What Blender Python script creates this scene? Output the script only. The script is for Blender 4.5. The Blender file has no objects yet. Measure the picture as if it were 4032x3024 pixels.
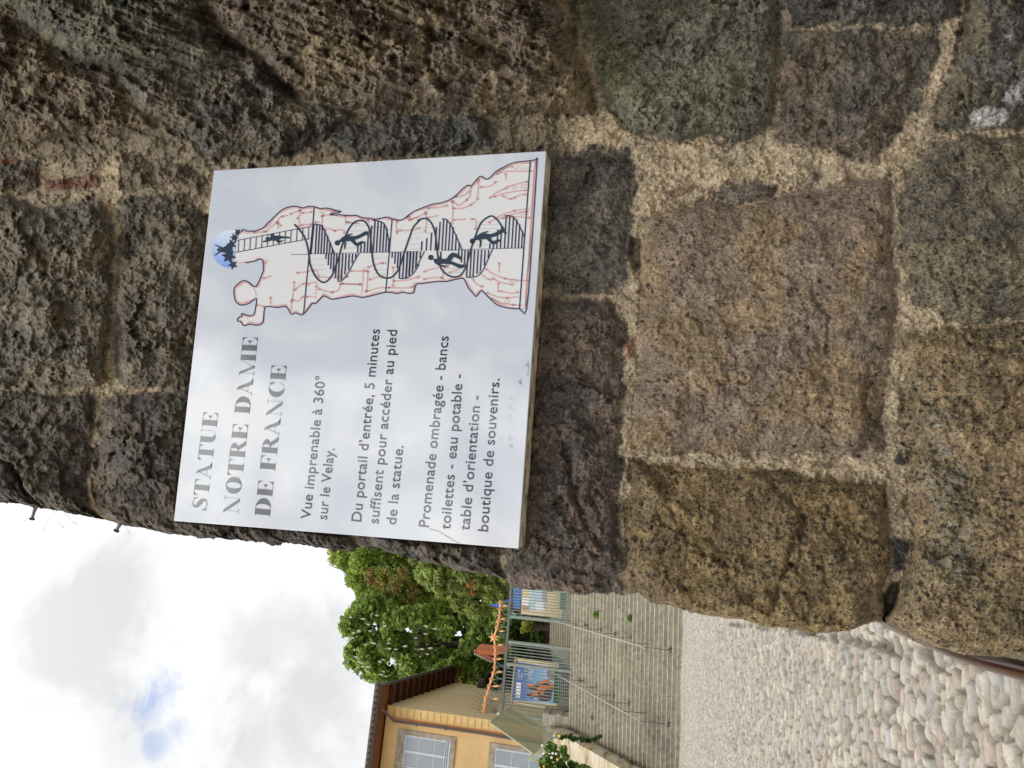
import bpy, math, random
import numpy as np
from mathutils import Vector, Matrix
from mathutils.geometry import tessellate_polygon
random.seed(7)
SC = bpy.context.scene
COL = SC.collection

# ------------------------------------------------------------------ camera
FOC = 3028.0
_n = np.array([252., 11188., -FOC]); _n /= np.linalg.norm(_n)
_f = np.array([0., 0., -1.]); _y = _f - _f.dot(_n) * _n; _y /= np.linalg.norm(_y)
_x = np.cross(_y, _n)
B = np.array([_x, _y, _n])                       # upright camera axes -> world
cd = bpy.data.cameras.new('camera'); cam = bpy.data.objects.new('camera', cd); COL.objects.link(cam)
_right, _up, _back = B @ np.array([0., -1, 0]), B @ np.array([1., 0, 0]), B @ np.array([0., 0, 1.])
cam.matrix_world = Matrix(((_right[0], _up[0], _back[0], 0), (_right[1], _up[1], _back[1], 0), (_right[2], _up[2], _back[2], 0), (0, 0, 0, 1)))
cd.sensor_width = 36; cd.lens = FOC / 4032 * 36
cd.clip_start = 0.02; cd.clip_end = 3000
SC.camera = cam

# ------------------------------------------------------------------ sky, sun, exposure
SUN_EL, SUN_AZ = math.radians(52), math.radians(190)      # azimuth from +Y clockwise
W = bpy.data.worlds.new("World"); SC.world = W; W.use_nodes = True
def build_sky():
    nt = W.node_tree; N = nt.nodes; L = nt.links
    N.clear()
    out = N.new('ShaderNodeOutputWorld'); bg = N.new('ShaderNodeBackground'); bg.inputs[1].default_value = 0.1
    sky = N.new('ShaderNodeTexSky'); sky.sky_type = 'NISHITA'; sky.sun_disc = False
    sky.sun_elevation = SUN_EL; sky.sun_rotation = SUN_AZ
    tc = N.new('ShaderNodeTexCoord')
    def math_(op, a, b=None, c=None, clamp=False):
        n = N.new('ShaderNodeMath'); n.operation = op; n.use_clamp = clamp
        for i, v in enumerate((a, b, c)):
            if v is None: continue
            if isinstance(v, (int, float)): n.inputs[i].default_value = v
            else: L.new(v, n.inputs[i])
        return n.outputs[0]
    def noise(scale, detail=5, rough=.55, dist=0., off=(0, 0, 0)):
        mp = N.new('ShaderNodeMapping'); mp.inputs[1].default_value = off; mp.inputs[3].default_value = (1, 1, 1.15)
        L.new(tc.outputs['Generated'], mp.inputs[0])
        t = N.new('ShaderNodeTexNoise'); t.inputs['Scale'].default_value = scale; t.inputs['Detail'].default_value = detail
        t.inputs['Roughness'].default_value = rough; t.inputs['Distortion'].default_value = dist
        L.new(mp.outputs[0], t.inputs[0]); return t.outputs[0]
    def rng(v, a, b, c, d, smooth=True):
        m = N.new('ShaderNodeMapRange'); m.interpolation_type = 'SMOOTHSTEP' if smooth else 'LINEAR'
        L.new(v, m.inputs[0])
        for i, k in enumerate((a, b, c, d)): m.inputs[i + 1].default_value = k
        return m.outputs[0]
    def dot(v):
        n = N.new('ShaderNodeVectorMath'); n.operation = 'DOT_PRODUCT'; L.new(tc.outputs['Generated'], n.inputs[0])
        n.inputs[1].default_value = v; return n.outputs['Value']
    # cloud thickness -> grey bellies
    thick = noise(2.6, 5, .5, .2, (.35, .1, .55))
    fine = noise(9, 6, .6, .2, (4, 2, 1))
    mix = math_('ADD', math_('MULTIPLY', thick, .75), math_('MULTIPLY', fine, .25))
    grey0 = rng(mix, .46, .66, 0., .55)
    wisp = math_('ADD', math_('MULTIPLY', noise(7, 7, .6, .5, (.7, 2.2, .4)), .65), math_('MULTIPLY', fine, .35))
    def lobe(px, py, rad, amt):
        d = B @ np.array([3024 - py - 1512, 2016 - px, -FOC]); d /= np.linalg.norm(d)
        v = math_('ADD', dot(tuple(d)), math_('MULTIPLY', math_('SUBTRACT', wisp, .5), rad * rad * 4.2))
        return rng(v, 1 - rad * rad * .85, 1 + rad * rad * .10, 0., amt)
    grey = grey0
    for lb in ((330, 2480, .10, .95), (60, 2800, .14, .6), (1120, 2560, .075, .7), (1180, 2760, .10, .9), (120, 2300, .08, .5), (1330, 2900, .08, .5), (300, 2700, .06, .5)):
        grey = math_('MAXIMUM', grey, lobe(*lb))
    # brightness of cloud: brighter round the sun (behind the camera)
    sd = (math.sin(SUN_AZ) * math.cos(SUN_EL), math.cos(SUN_AZ) * math.cos(SUN_EL), math.sin(SUN_EL))
    glow = rng(dot(sd), 0.0, .95, 0., 1.)
    bright = math_('ADD', 10.3, math_('MULTIPLY', glow, SKY_GLOW))
    bright = math_('MULTIPLY', bright, math_('SUBTRACT', 1.0, math_('MULTIPLY', grey, .27)))
    cr = N.new('ShaderNodeCombineXYZ')
    L.new(bright, cr.inputs[0]); L.new(math_('MULTIPLY', bright, 1.012), cr.inputs[1]); L.new(math_('MULTIPLY', bright, 1.03), cr.inputs[2])
    # holes of blue
    hole_n = noise(14, 6, .62, .5, (1.7, 3.1, .2))
    def hole(px, py, rad, amt=1.):
        d = B @ np.array([3024 - py - 1512, 2016 - px, -FOC]); d /= np.linalg.norm(d)
        v = math_('ADD', dot(tuple(d)), math_('MULTIPLY', math_('SUBTRACT', hole_n, .5), rad * rad * 3.2))
        return math_('MULTIPLY', rng(v, 1 - rad * rad * .75, 1 + rad * rad * .25, 0., 1.), amt)
    h1 = hole(600, 2735, .030, .62); h2 = hole(705, 2865, .017, .42); h3 = hole(625, 2925, .016, .45)
    hm = math_('MAXIMUM', h1, math_('MAXIMUM', h2, h3))
    # open blue behind the photographer's right shoulder (mirrored in the panel)
    edge = math_('ADD', dot((1, 0, 0)), math_('MULTIPLY', math_('SUBTRACT', noise(5, 7, .62, .6, (2, .4, 1.2)), .5), .30))
    openb = rng(edge, .222, .262, 0., 1.)
    behind = rng(dot((0, -1, 0)), .15, .5, 0., 1.)
    clear = math_('MULTIPLY', openb, behind)
    rag = rng(noise(6.5, 6, .58, .6, (.2, 5, 2)), .44, .60, 0., .72)
    left = math_('MULTIPLY', math_('MULTIPLY', math_('SUBTRACT', 1., openb), behind), rag)
    hm = math_('MAXIMUM', hm, math_('MAXIMUM', math_('MULTIPLY', clear, .93), math_('MULTIPLY', left, .4))); dim = math_('SUBTRACT', math_('SUBTRACT', 1., math_('MULTIPLY', clear, .74)), math_('MULTIPLY', left, .85))
    mx = N.new('ShaderNodeMix'); mx.data_type = 'RGBA'
    L.new(hm, mx.inputs[0]); L.new(cr.outputs[0], mx.inputs[6]); tint = N.new('ShaderNodeMix'); tint.data_type = 'RGBA'; tint.blend_type = 'MULTIPLY'; tint.inputs[0].default_value = 1; L.new(sky.outputs[0], tint.inputs[6]); tint.inputs[7].default_value = (2.3, 2.65, 3.1, 1); L.new(tint.outputs[2], mx.inputs[7])
    dm = N.new('ShaderNodeVectorMath'); dm.operation = 'SCALE'; L.new(mx.outputs[2], dm.inputs[0]); L.new(dim, dm.inputs['Scale']); L.new(dm.outputs[0], bg.inputs[0]); L.new(bg.outputs[0], out.inputs[0])
SKY_GLOW = 13.0
build_sky()
sl = bpy.data.lights.new('sun', 'SUN'); sl.energy = 1.5; sl.angle = math.radians(10); sl.color = (1., .95, .87)
so = bpy.data.objects.new('sun', sl); COL.objects.link(so)
_sd = Vector((math.sin(SUN_AZ) * math.cos(SUN_EL), math.cos(SUN_AZ) * math.cos(SUN_EL), math.sin(SUN_EL)))
so.rotation_euler = _sd.to_track_quat('Z', 'Y').to_euler(); so.location = (0, -20, 30)
SC.view_settings.view_transform = 'Standard'; SC.view_settings.look = 'None'; SC.view_settings.gamma = 1
SC.view_settings.exposure = 0.0

# ------------------------------------------------------------------ helpers
def ray(px, py): return B @ np.array([1512. - py, 2016. - px, -FOC])
def rays(PX, PY):
    c = np.stack([1512. - PY, 2016. - PX, np.full_like(PX, -FOC)], -1); return c @ B.T
def at(px, py, y):
    r = ray(px, py); return Vector(r * (y / r[1]))
def onplane(px, py, p0, nn):
    r = ray(px, py); return Vector(r * (np.dot(p0, nn) / np.dot(r, nn)))
def T(tag, pts):
    f = {'f': (0, 0, 1.8228), '5': (2000, 500, 1/1.0886), '7': (2000, 0, 1/1.0886), '6': (0, 0, 1/1.106), '8': (2200, 1500, 1/1.2074),
         'B': (820, 780, 1/3.0717), 'C': (1150, 780, 1/3.77), 'D': (1600, 580, 1/2.5129), 'p': (0, 0, 1),
         'H': (1400, 2650, 1/4.424), 'K': (1900, 2650, 1/4.424), 'G': (1800, 2300, 1/4.424), 'I': (1800, 2500, 1/4.424),
         'Q': (2000, 2560, 1/7.542), 'R': (2000, 2320, 1/8.508), 'V': (2100, 2820, 1/8.132), 'S': (800, 780, 1/5.53), 'X': (1900, 2680, 1/9.217), 'Y': (1750, 2560, 1/8.296)}[tag]
    return [(f[0] + x * f[2], f[1] + y * f[2]) for x, y in pts]

_mats = {}
def mat(name, color, rough=.8, spec=.3, metal=0., var=0., vscale=8., bump=0., bscale=40., attr=False, transl=0., emis=None):
    if name in _mats: return _mats[name]
    m = bpy.data.materials.new(name); m.use_nodes = True
    nt = m.node_tree; N = nt.nodes; L = nt.links
    b = N['Principled BSDF']; b.inputs['Roughness'].default_value = rough; b.inputs['Specular IOR Level'].default_value = spec
    b.inputs['Metallic'].default_value = metal
    src = None
    if attr:
        a = N.new('ShaderNodeAttribute'); a.attribute_name = 'Col'; src = a.outputs['Color']
    b.inputs['Base Color'].default_value = (*color, 1)
    tc = N.new('ShaderNodeTexCoord')
    if var > 0:
        t = N.new('ShaderNodeTexNoise'); t.inputs['Scale'].default_value = vscale; t.inputs['Detail'].default_value = 6; t.inputs['Roughness'].default_value = .62
        L.new(tc.outputs['Object'], t.inputs[0])
        mr = N.new('ShaderNodeMapRange'); L.new(t.outputs[0], mr.inputs[0])
        mr.inputs[1].default_value = .3; mr.inputs[2].default_value = .7; mr.inputs[3].default_value = 1 - var; mr.inputs[4].default_value = 1 + var
        mx = N.new('ShaderNodeMix'); mx.data_type = 'RGBA'; mx.blend_type = 'MULTIPLY'; mx.inputs[0].default_value = 1
        if src: L.new(src, mx.inputs[6])
        else: mx.inputs[6].default_value = (*color, 1)
        L.new(mr.outputs[0], mx.inputs[7]); src = mx.outputs[2]
    if src: L.new(src, b.inputs['Base Color'])
    if bump > 0:
        t = N.new('ShaderNodeTexNoise'); t.inputs['Scale'].default_value = bscale; t.inputs['Detail'].default_value = 5
        L.new(tc.outputs['Object'], t.inputs[0])
        bp = N.new('ShaderNodeBump'); bp.inputs['Strength'].default_value = min(1, bump); bp.inputs['Distance'].default_value = .02
        L.new(t.outputs[0], bp.inputs['Height']); L.new(bp.outputs[0], b.inputs['Normal'])
    if transl > 0:
        tr = N.new('ShaderNodeBsdfTranslucent'); ms = N.new('ShaderNodeMixShader'); ms.inputs[0].default_value = transl
        if src: L.new(src, tr.inputs[0])
        else: tr.inputs[0].default_value = (*color, 1)
        L.new(b.outputs[0], ms.inputs[1]); L.new(tr.outputs[0], ms.inputs[2]); L.new(ms.outputs[0], N['Material Output'].inputs[0])
    _mats[name] = m; return m

def tag(o, label=None, cat=None, group=None, kind=None):
    if label: o['label'] = label
    if cat: o['category'] = cat
    if group: o['group'] = group
    if kind: o['kind'] = kind
    return o
def empty(name, loc, label=None, cat=None, group=None):
    o = bpy.data.objects.new(name, None); COL.objects.link(o); o.location = loc; o.empty_display_size = .1
    o['_loc'] = tuple(loc); del o['_loc']
    return tag(o, label, cat, group)
class MB:
    """collects shapes; build() links them as ONE mesh object"""
    def __init__(s): s.v = []; s.f = []; s.c = []; s.smooth = False
    def add(s, vs, fs, c=None):
        k = len(s.v); s.v += [tuple(v) for v in vs]; s.f += [tuple(i + k for i in f) for f in fs]; s.c += [c or (1, 1, 1)] * len(vs)
    def hexa(s, p, c=None):       # 8 points: bottom 4, top 4
        s.add(p, [(0, 3, 2, 1), (4, 5, 6, 7), (0, 1, 5, 4), (1, 2, 6, 5), (2, 3, 7, 6), (3, 0, 4, 7)], c)
    def box(s, o, a, b, h, c=None):   # origin corner + 3 edge vectors
        o, a, b, h = map(Vector, (o, a, b, h)); s.hexa([o, o+a, o+a+b, o+b, o+h, o+a+h, o+a+b+h, o+b+h], c)
    def tube(s, pts, r, n=8, c=None, closed=False):
        pts = [Vector(p) for p in pts]; rr = r if isinstance(r, (list, tuple)) else [r] * len(pts)
        vs = []; m = len(pts); ref = None
        for i, p in enumerate(pts):
            d = (pts[min(i + 1, m - 1)] - pts[max(i - 1, 0)])
            d = d.normalized() if d.length > 1e-9 else Vector((0, 0, 1))
            if ref is None: ref = d.orthogonal()
            ref = (ref - d * ref.dot(d)); ref = ref.normalized() if ref.length > 1e-6 else d.orthogonal().normalized()
            q = d.cross(ref)
            for k in range(n):
                t = 2 * math.pi * k / n; vs.append(p + (ref * math.cos(t) + q * math.sin(t)) * rr[i])
        fs = [(i * n + k, i * n + (k + 1) % n, (i + 1) * n + (k + 1) % n, (i + 1) * n + k) for i in range(m - 1) for k in range(n)]
        fs += [tuple(range(n - 1, -1, -1)), tuple((m - 1) * n + k for k in range(n))]
        s.add(vs, fs, c)
    def bar(s, a, b, w, h=None, c=None, up=(0, 0, 1)):      # square bar from a to b
        a, b = Vector(a), Vector(b); d = (b - a).normalized(); u = Vector(up)
        if abs(d.dot(u)) > .95: u = Vector((0, 1, 0))
        x = d.cross(u).normalized(); y = x.cross(d); h = h or w
        x *= w / 2; y *= h / 2
        s.hexa([a-x-y, a+x-y, a+x+y, a-x+y, b-x-y, b+x-y, b+x+y, b-x+y], c)
    def poly(s, pts, c=None):
        pts = [Vector(p) for p in pts]
        if len(pts) == 4 or len(pts) == 3: s.add(pts, [tuple(range(len(pts)))], c); return
        tr = tessellate_polygon([pts]); s.add(pts, [tuple(t) for t in tr], c)
    def prism(s, pts, off, c=None):     # polygon given thickness along off
        pts = [Vector(p) for p in pts]; off = Vector(off); n = len(pts)
        tr = tessellate_polygon([pts]) if n > 4 else [tuple(range(n))]
        fs = [tuple(t) for t in tr] + [tuple(n + i for i in reversed(t)) for t in tr]
        fs += [(i, (i + 1) % n, n + (i + 1) % n, n + i) for i in range(n)]
        s.add(pts + [p + off for p in pts], fs, c)
    def build(s, name, m, parent=None, smooth=None):
        me = bpy.data.meshes.new(name); org = Vector((0, 0, 0))
        if parent is not None: org = world_loc(parent)
        me.from_pydata([tuple(Vector(v) - org) for v in s.v], [], s.f); me.update()
        if any(c != (1, 1, 1) for c in s.c):
            at_ = me.color_attributes.new('Col', 'FLOAT_COLOR', 'POINT')
            at_.data.foreach_set('color', np.array([(*c, 1) for c in s.c], np.float32).ravel())
        me.materials.append(m); o = bpy.data.objects.new(name, me); COL.objects.link(o)
        if smooth or s.smooth: me.polygons.foreach_set('use_smooth', [True] * len(me.polygons))
        if parent is not None: o.parent = parent
        return o
def world_loc(o):
    p = Vector(o.location)
    while o.parent: o = o.parent; p += Vector(o.location)
    return p
def np_mesh(name, V, Fq, m, col=None, prm=None, smooth=True):
    me = bpy.data.meshes.new(name)
    me.vertices.add(len(V)); me.vertices.foreach_set('co', V.astype(np.float32).ravel())
    nf = len(Fq); me.loops.add(nf * 4); me.loops.foreach_set('vertex_index', Fq.astype(np.int32).ravel())
    me.polygons.add(nf); me.polygons.foreach_set('loop_start', np.arange(0, nf * 4, 4, dtype=np.int32))
    me.polygons.foreach_set('use_smooth', np.full(nf, smooth))
    me.update(calc_edges=True)
    for nm, a in (('Col', col), ('Prm', prm)):
        if a is None: continue
        at_ = me.color_attributes.new(nm, 'FLOAT_COLOR', 'POINT')
        at_.data.foreach_set('color', np.concatenate([a, np.ones((len(a), 1))], 1).astype(np.float32).ravel())
    me.materials.append(m); o = bpy.data.objects.new(name, me); COL.objects.link(o); return o
def grid_faces(nr, nc):
    i = np.arange(nr - 1)[:, None] * nc + np.arange(nc - 1)[None, :]
    return np.stack([i, i + 1, i + nc + 1, i + nc], -1).reshape(-1, 4)

def _hash(ix, iy, seed):
    h = (ix.astype(np.int64) * 374761393 + iy.astype(np.int64) * 668265263 + seed * 982451653) & 0x7fffffff
    h = ((h ^ (h >> 13)) * 1274126177) & 0x7fffffff
    return (h ^ (h >> 16)) & 0xffffff
def rnd(ix, iy, seed): return _hash(ix, iy, seed) / float(0x1000000)
def perlin(x, y, seed=0):
    x0 = np.floor(x).astype(np.int64); y0 = np.floor(y).astype(np.int64); fx = x - x0; fy = y - y0
    u = fx * fx * fx * (fx * (fx * 6 - 15) + 10); v = fy * fy * fy * (fy * (fy * 6 - 15) + 10)
    def g(ix, iy, dx, dy):
        a = rnd(ix, iy, seed) * 2 * math.pi; return np.cos(a) * dx + np.sin(a) * dy
    n00 = g(x0, y0, fx, fy); n10 = g(x0 + 1, y0, fx - 1, fy); n01 = g(x0, y0 + 1, fx, fy - 1); n11 = g(x0 + 1, y0 + 1, fx - 1, fy - 1)
    a = n00 + u * (n10 - n00); b = n01 + u * (n11 - n01); return 1.4 * (a + v * (b - a))
def fbm(x, y, seed, oct=5, gain=.5):
    t = np.zeros_like(x); a = 1.
    for i in range(oct):
        t += a * perlin(x, y, seed + i * 17); x = x * 2.03 + 11.3; y = y * 2.03 - 7.1; a *= gain
    return t
def sstep(a, b, x):
    t = np.clip((x - a) / (b - a), 0, 1); return t * t * (3 - 2 * t)
def sdist(poly, X, Y):
    """signed distance (positive inside) of points to polygon"""
    d2 = np.full(X.shape, 1e18); ins = np.zeros(X.shape, bool); n = len(poly)
    for i in range(n):
        ax, ay = poly[i]; bx, by = poly[(i + 1) % n]; ex, ey = bx - ax, by - ay
        wx, wy = X - ax, Y - ay; t = np.clip((wx * ex + wy * ey) / (ex * ex + ey * ey + 1e-9), 0, 1)
        d2 = np.minimum(d2, (wx - ex * t) ** 2 + (wy - ey * t) ** 2)
        c = ((ay > Y) != (by > Y)) & (X < ex * (Y - ay) / (ey if abs(ey) > 1e-9 else 1e-9) + ax)
        ins ^= c
    return np.where(ins, 1, -1) * np.sqrt(d2)
# ------------------------------------------------------------------ rough stone wall
TH = math.radians(7.0)
NN = np.array([-math.sin(TH), math.cos(TH), 0.]); DD = np.array([math.cos(TH), math.sin(TH), 0.])
WALL_D = 1.318; SIGN_D = 1.25
EDGE = [(-3000, 1650), (-1200, 1850), (-400, 1950), (0, 1985), (118, 2002), (300, 2040), (465, 2074), (583, 2102), (729, 2122), (1020, 2137), (1250, 2168), (1314, 2166), (1433, 2158), (1501, 2187),
        (1626, 2222), (1725, 2238), (1776, 2256), (1894, 2275), (1960, 2288), (1998, 2327), (2098, 2340), (2193, 2345), (2283, 2356), (2400, 2345), (2437, 2360), (2500, 2349),
        (2552, 2394), (2620, 2398), (2681, 2414), (2806, 2444), (2916, 2455), (3005, 2481), (3219, 2509), (3344, 2505), (3440, 2482), (3487, 2464), (3514, 2474), (3558, 2496), (3698, 2566), (3809, 2595), (4032, 2618), (4500, 2680), (6000, 2800), (10000, 3000)]
# (transform, outline, base colour, second colour, height m, clast, roughness)
BR = (.105, .080, .060); DK = (.040, .038, .036); OL = (.118, .083, .042); GY = (.075, .070, .062); TN = (.165, .118, .065); GN = (.060, .064, .052); WB = (.145, .110, .082)
STONES = [
 ('5', [(0,110),(150,95),(300,95),(520,95),(545,130),(545,300),(550,440),(525,560),(500,650),(440,705),(300,712),(150,705),(-60,700),(-60,110)], (.088,.080,.068), (.06,.055,.05), .006, .25, .75),
 ('p', [(1985,1180),(2400,1180),(2450,1300),(2459,1420),(2450,1690),(2432,1790),(2440,1990),(2432,2080),(2440,2240),(2444,2330),(2436,2440),(1985,2440)], (.066,.055,.050), (.098,.072,.058), .010, .15, .9),
 ('5', [(590,385),(700,340),(850,300),(950,335),(1060,325),(1180,290),(1400,245),(1630,215),(1655,330),(1640,500),(1665,700),(1650,900),(1640,1060),(1610,1200),(1600,1385),(1560,1430),(1400,1400),(1000,1395),(700,1380),(545,1372),(540,1200),(550,1000),(565,700),(575,500)], WB, (.175,.125,.075), .020, .22, .5),
 ('5', [(860,285),(940,248),(1060,238),(1170,272),(1130,302),(960,330)], (.12,.10,.075), GY, .026, .1, .8),
 ('8', [(330,375),(680,408),(1000,420),(1100,435),(1540,490),(1572,600),(1575,900),(1560,1000),(1572,1180),(1500,1330),(1210,1360),(900,1330),(550,1240),(420,1140),(345,1030),(296,960),(315,700)], OL, (.155,.11,.05), .030, .8, .65),
 ('5', [(1690,330),(1720,160),(1760,130),(1850,55),(1950,40),(3000,40),(3000,840),(2212,838),(1880,832),(1840,790),(1720,720),(1690,500)], (.118,.098,.062), (.078,.067,.050), .022, .6, .65),
 ('p', [(3562,1318),(3709,1283),(4900,1279),(4900,3000),(4032,2800),(3690,2650),(3560,2530),(3500,2440),(3525,2394),(3571,2245),(3585,2080),(3571,1831),(3558,1583),(3555,1450)], TN, (.125,.095,.05), .032, .9, .6),
 ('7', [(285,0),(300,-900),(1170,-900),(1180,0),(1160,180),(1150,450),(1100,560),(1000,600),(800,605),(620,598),(500,560),(440,470),(390,370),(340,180)], (.083,.080,.062), (.102,.098,.068), .034, .35, 1.05),
 ('7', [(1195,130),(1450,130),(1860,110),(1830,300),(1780,420),(1700,520),(1620,640),(1560,690),(1400,650),(1200,615),(1140,590),(1165,480),(1190,200)], (.068,.060,.050), BR, -.004, .15, 1.0),
 ('7', [(1205,-900),(1960,-900),(1930,60),(1840,100),(1450,115),(1205,115)], GY, DK, .024, .3, 1.2),
 ('7', [(2000,-900),(3000,-900),(3000,545),(1850,560),(1830,490),(1880,330),(1960,120)], (.10,.085,.055), GY, .018, .3, 1.2),
 ('6', [(880,0),(890,-900),(2470,-900),(2485,0),(2530,200),(2600,420),(2600,510),(2150,500),(1960,480),(1700,485),(1560,465),(1300,425),(1110,240),(990,190),(940,90)], BR, (.15,.115,.07), .050, .1, 1.45),
 ('6', [(-900,-900),(860,-900),(870,0),(930,100),(980,190),(1090,240),(1000,275),(720,325),(500,305),(370,275),(230,185),(130,135),(60,60),(0,25),(-900,-400)], (.062,.062,.050), (.09,.085,.06), .055, .1, 1.3),
 ('6', [(510,320),(740,335),(1000,290),(1110,260),(1290,430),(1540,475),(1430,620),(1200,690),(940,695),(740,560),(570,430)], (.068,.064,.057), (.11,.094,.07), .030, .2, 1.4),
 ('6', [(-900,-300),(0,50),(120,160),(360,290),(490,325),(550,440),(690,545),(600,580),(450,600),(340,622),(0,618),(-900,610)], BR, (.13,.10,.065), .030, .1, 1.35),
 ('6', [(1490,530),(1700,505),(2130,500),(2145,650),(2000,680),(1560,690),(1450,640)], (.064,.065,.06), GY, .018, .2, 1.2),
 ('f', [(-900,430),(60,425),(100,450),(225,430),(240,560),(240,700),(232,825),(205,838),(100,840),(-900,838)], (.105,.093,.074), (.14,.118,.085), .030, .1, 1.3),
 ('f', [(-900,350),(80,352),(90,400),(60,415),(-900,418)], BR, GY, .02, .1, 1.3),
 ('f', [(262,440),(300,422),(400,415),(440,450),(470,520),(440,700),(420,830),(400,836),(262,832),(250,700),(252,540)], (.09,.078,.062), (.115,.098,.07), .020, .2, 1.3),
 ('f', [(250,345),(330,340),(420,360),(450,385),(440,430),(390,403),(300,410),(265,400)], (.12,.10,.07), BR, .02, .2, 1.3),
 ('f', [(255,852),(400,842),(600,842),(600,1110),(440,1210),(330,1200),(210,1180),(205,1080),(205,960),(235,870)], (.06,.054,.048), (.088,.07,.055), .022, .25, 1.2),
 ('f', [(-900,850),(190,850),(215,870),(195,950),(190,1060),(200,1180),(100,1180),(-900,1180)], (.082,.07,.058), (.06,.053,.046), .024, .2, 1.2),
 ('f', [(-60,985),(40,1000),(70,1120),(-60,1120)], DK, GY, .036, .2, 1.4),
 ('f', [(428,1100),(780,1100),(770,1160),(757,1260),(700,1260),(435,1230)], (.052,.046,.040), DK, .014, .2, 1.4),
 ('f', [(792,1100),(1088,1100),(1088,1340),(1000,1340),(900,1300),(780,1260),(773,1165)], (.082,.070,.056), (.05,.045,.042), .030, .25, 1.5),
 ('f', [(480,395),(1150,345),(1150,1080),(430,1090)], GY, DK, -.02, .2, .8),
 ('f', [(470,385),(560,365),(640,372),(640,400),(480,420)], (.115,.095,.065), GY, .012, .1, 1.2),
 ('f', [(640,375),(700,372),(700,400),(640,410)], (.05,.048,.042), GY, .012, .1, 1.2),
 ('f', [(1100,330),(1180,318),(1195,345),(1110,350)], GY, BR, .004, .1, 1.0),
]
BRICKS = [('6', [(190,788),(420,760),(428,818),(200,838)], (.155,.08,.06)), ('5', [(655,282),(790,248),(800,268),(700,310)], (.23,.14,.10)), ('5', [(500,905),(540,900),(545,990),(508,1000)], (.19,.105,.075)), ('f', [(0,345),(45,343),(40,352),(0,356)], (.2,.09,.06)),
          ('5', [(1660,1380),(1680,1380),(1705,1440),(1690,1455),(1658,1440)], (.036,.034,.032)), ('8', [(1590,730),(1640,755),(1668,765),(1648,860),(1635,900),(1600,915),(1585,850)], (.04,.038,.036)),
          ('7', [(1985,480),(2050,458),(2140,460),(2150,500),(2120,545),(2010,555),(1978,530)], (.33,.325,.30)), ('7', [(2110,430),(2150,370),(2260,330),(2260,440),(2170,450)], (.27,.26,.24)), ('7', [(2130,150),(2165,130),(2180,155),(2150,180)], (.26,.25,.22)),
          ('7', [(1070,25),(1110,10),(1130,40),(1090,60)], (.2,.2,.19)), ('5', [(1300,195),(1330,190),(1330,225),(1300,230)], (.09,.09,.085))]
CRACKS = [('8', [(960,420),(1000,460),(1050,520),(1100,590),(1165,640),(1172,710)], 12, .012), ('8', [(1140,700),(1095,830),(1085,900),(1040,1010),(1025,1090)], 12, .012), ('5', [(780,795),(825,830),(842,880)], 9, .008), ('5', [(1310,745),(1380,815),(1368,900),(1362,965)], 9, .007), ('5', [(1000,840),(900,830),(820,810)], 7, .005),
 ('8', [(0,250),(45,380),(60,500),(130,690),(190,800)], 10, .012), ('8', [(200,420),(170,560),(215,720)], 8, .008), ('5', [(1500,1400),(1560,1290),(1530,1150),(1560,1010)], 12, .010), ('5', [(1900,870),(2000,930),(2110,960),(2212,1010)], 9, .008), ('8', [(1170,640),(1240,620),(1290,640)], 8, .006),
 ('6', [(600,900),(560,1000),(575,1106)], 12, .012), ('6', [(900,30),(1010,190),(1120,240),(1290,420)], 16, .02), ('6', [(1200,330),(1320,420),(1500,450)], 12, .014), ('6', [(230,190),(380,280),(500,310)], 14, .016), ('6', [(1850,20),(1880,150),(1860,260),(1940,400)], 14, .016), ('7', [(1150,20),(1155,250),(1130,480)], 12, .012)]
FOLD = [(-3000, 640), (0, 640), (560, 690), (840, 640), (1300, 590), (1900, 520), (2300, 470), (12000, 470)]

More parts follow.
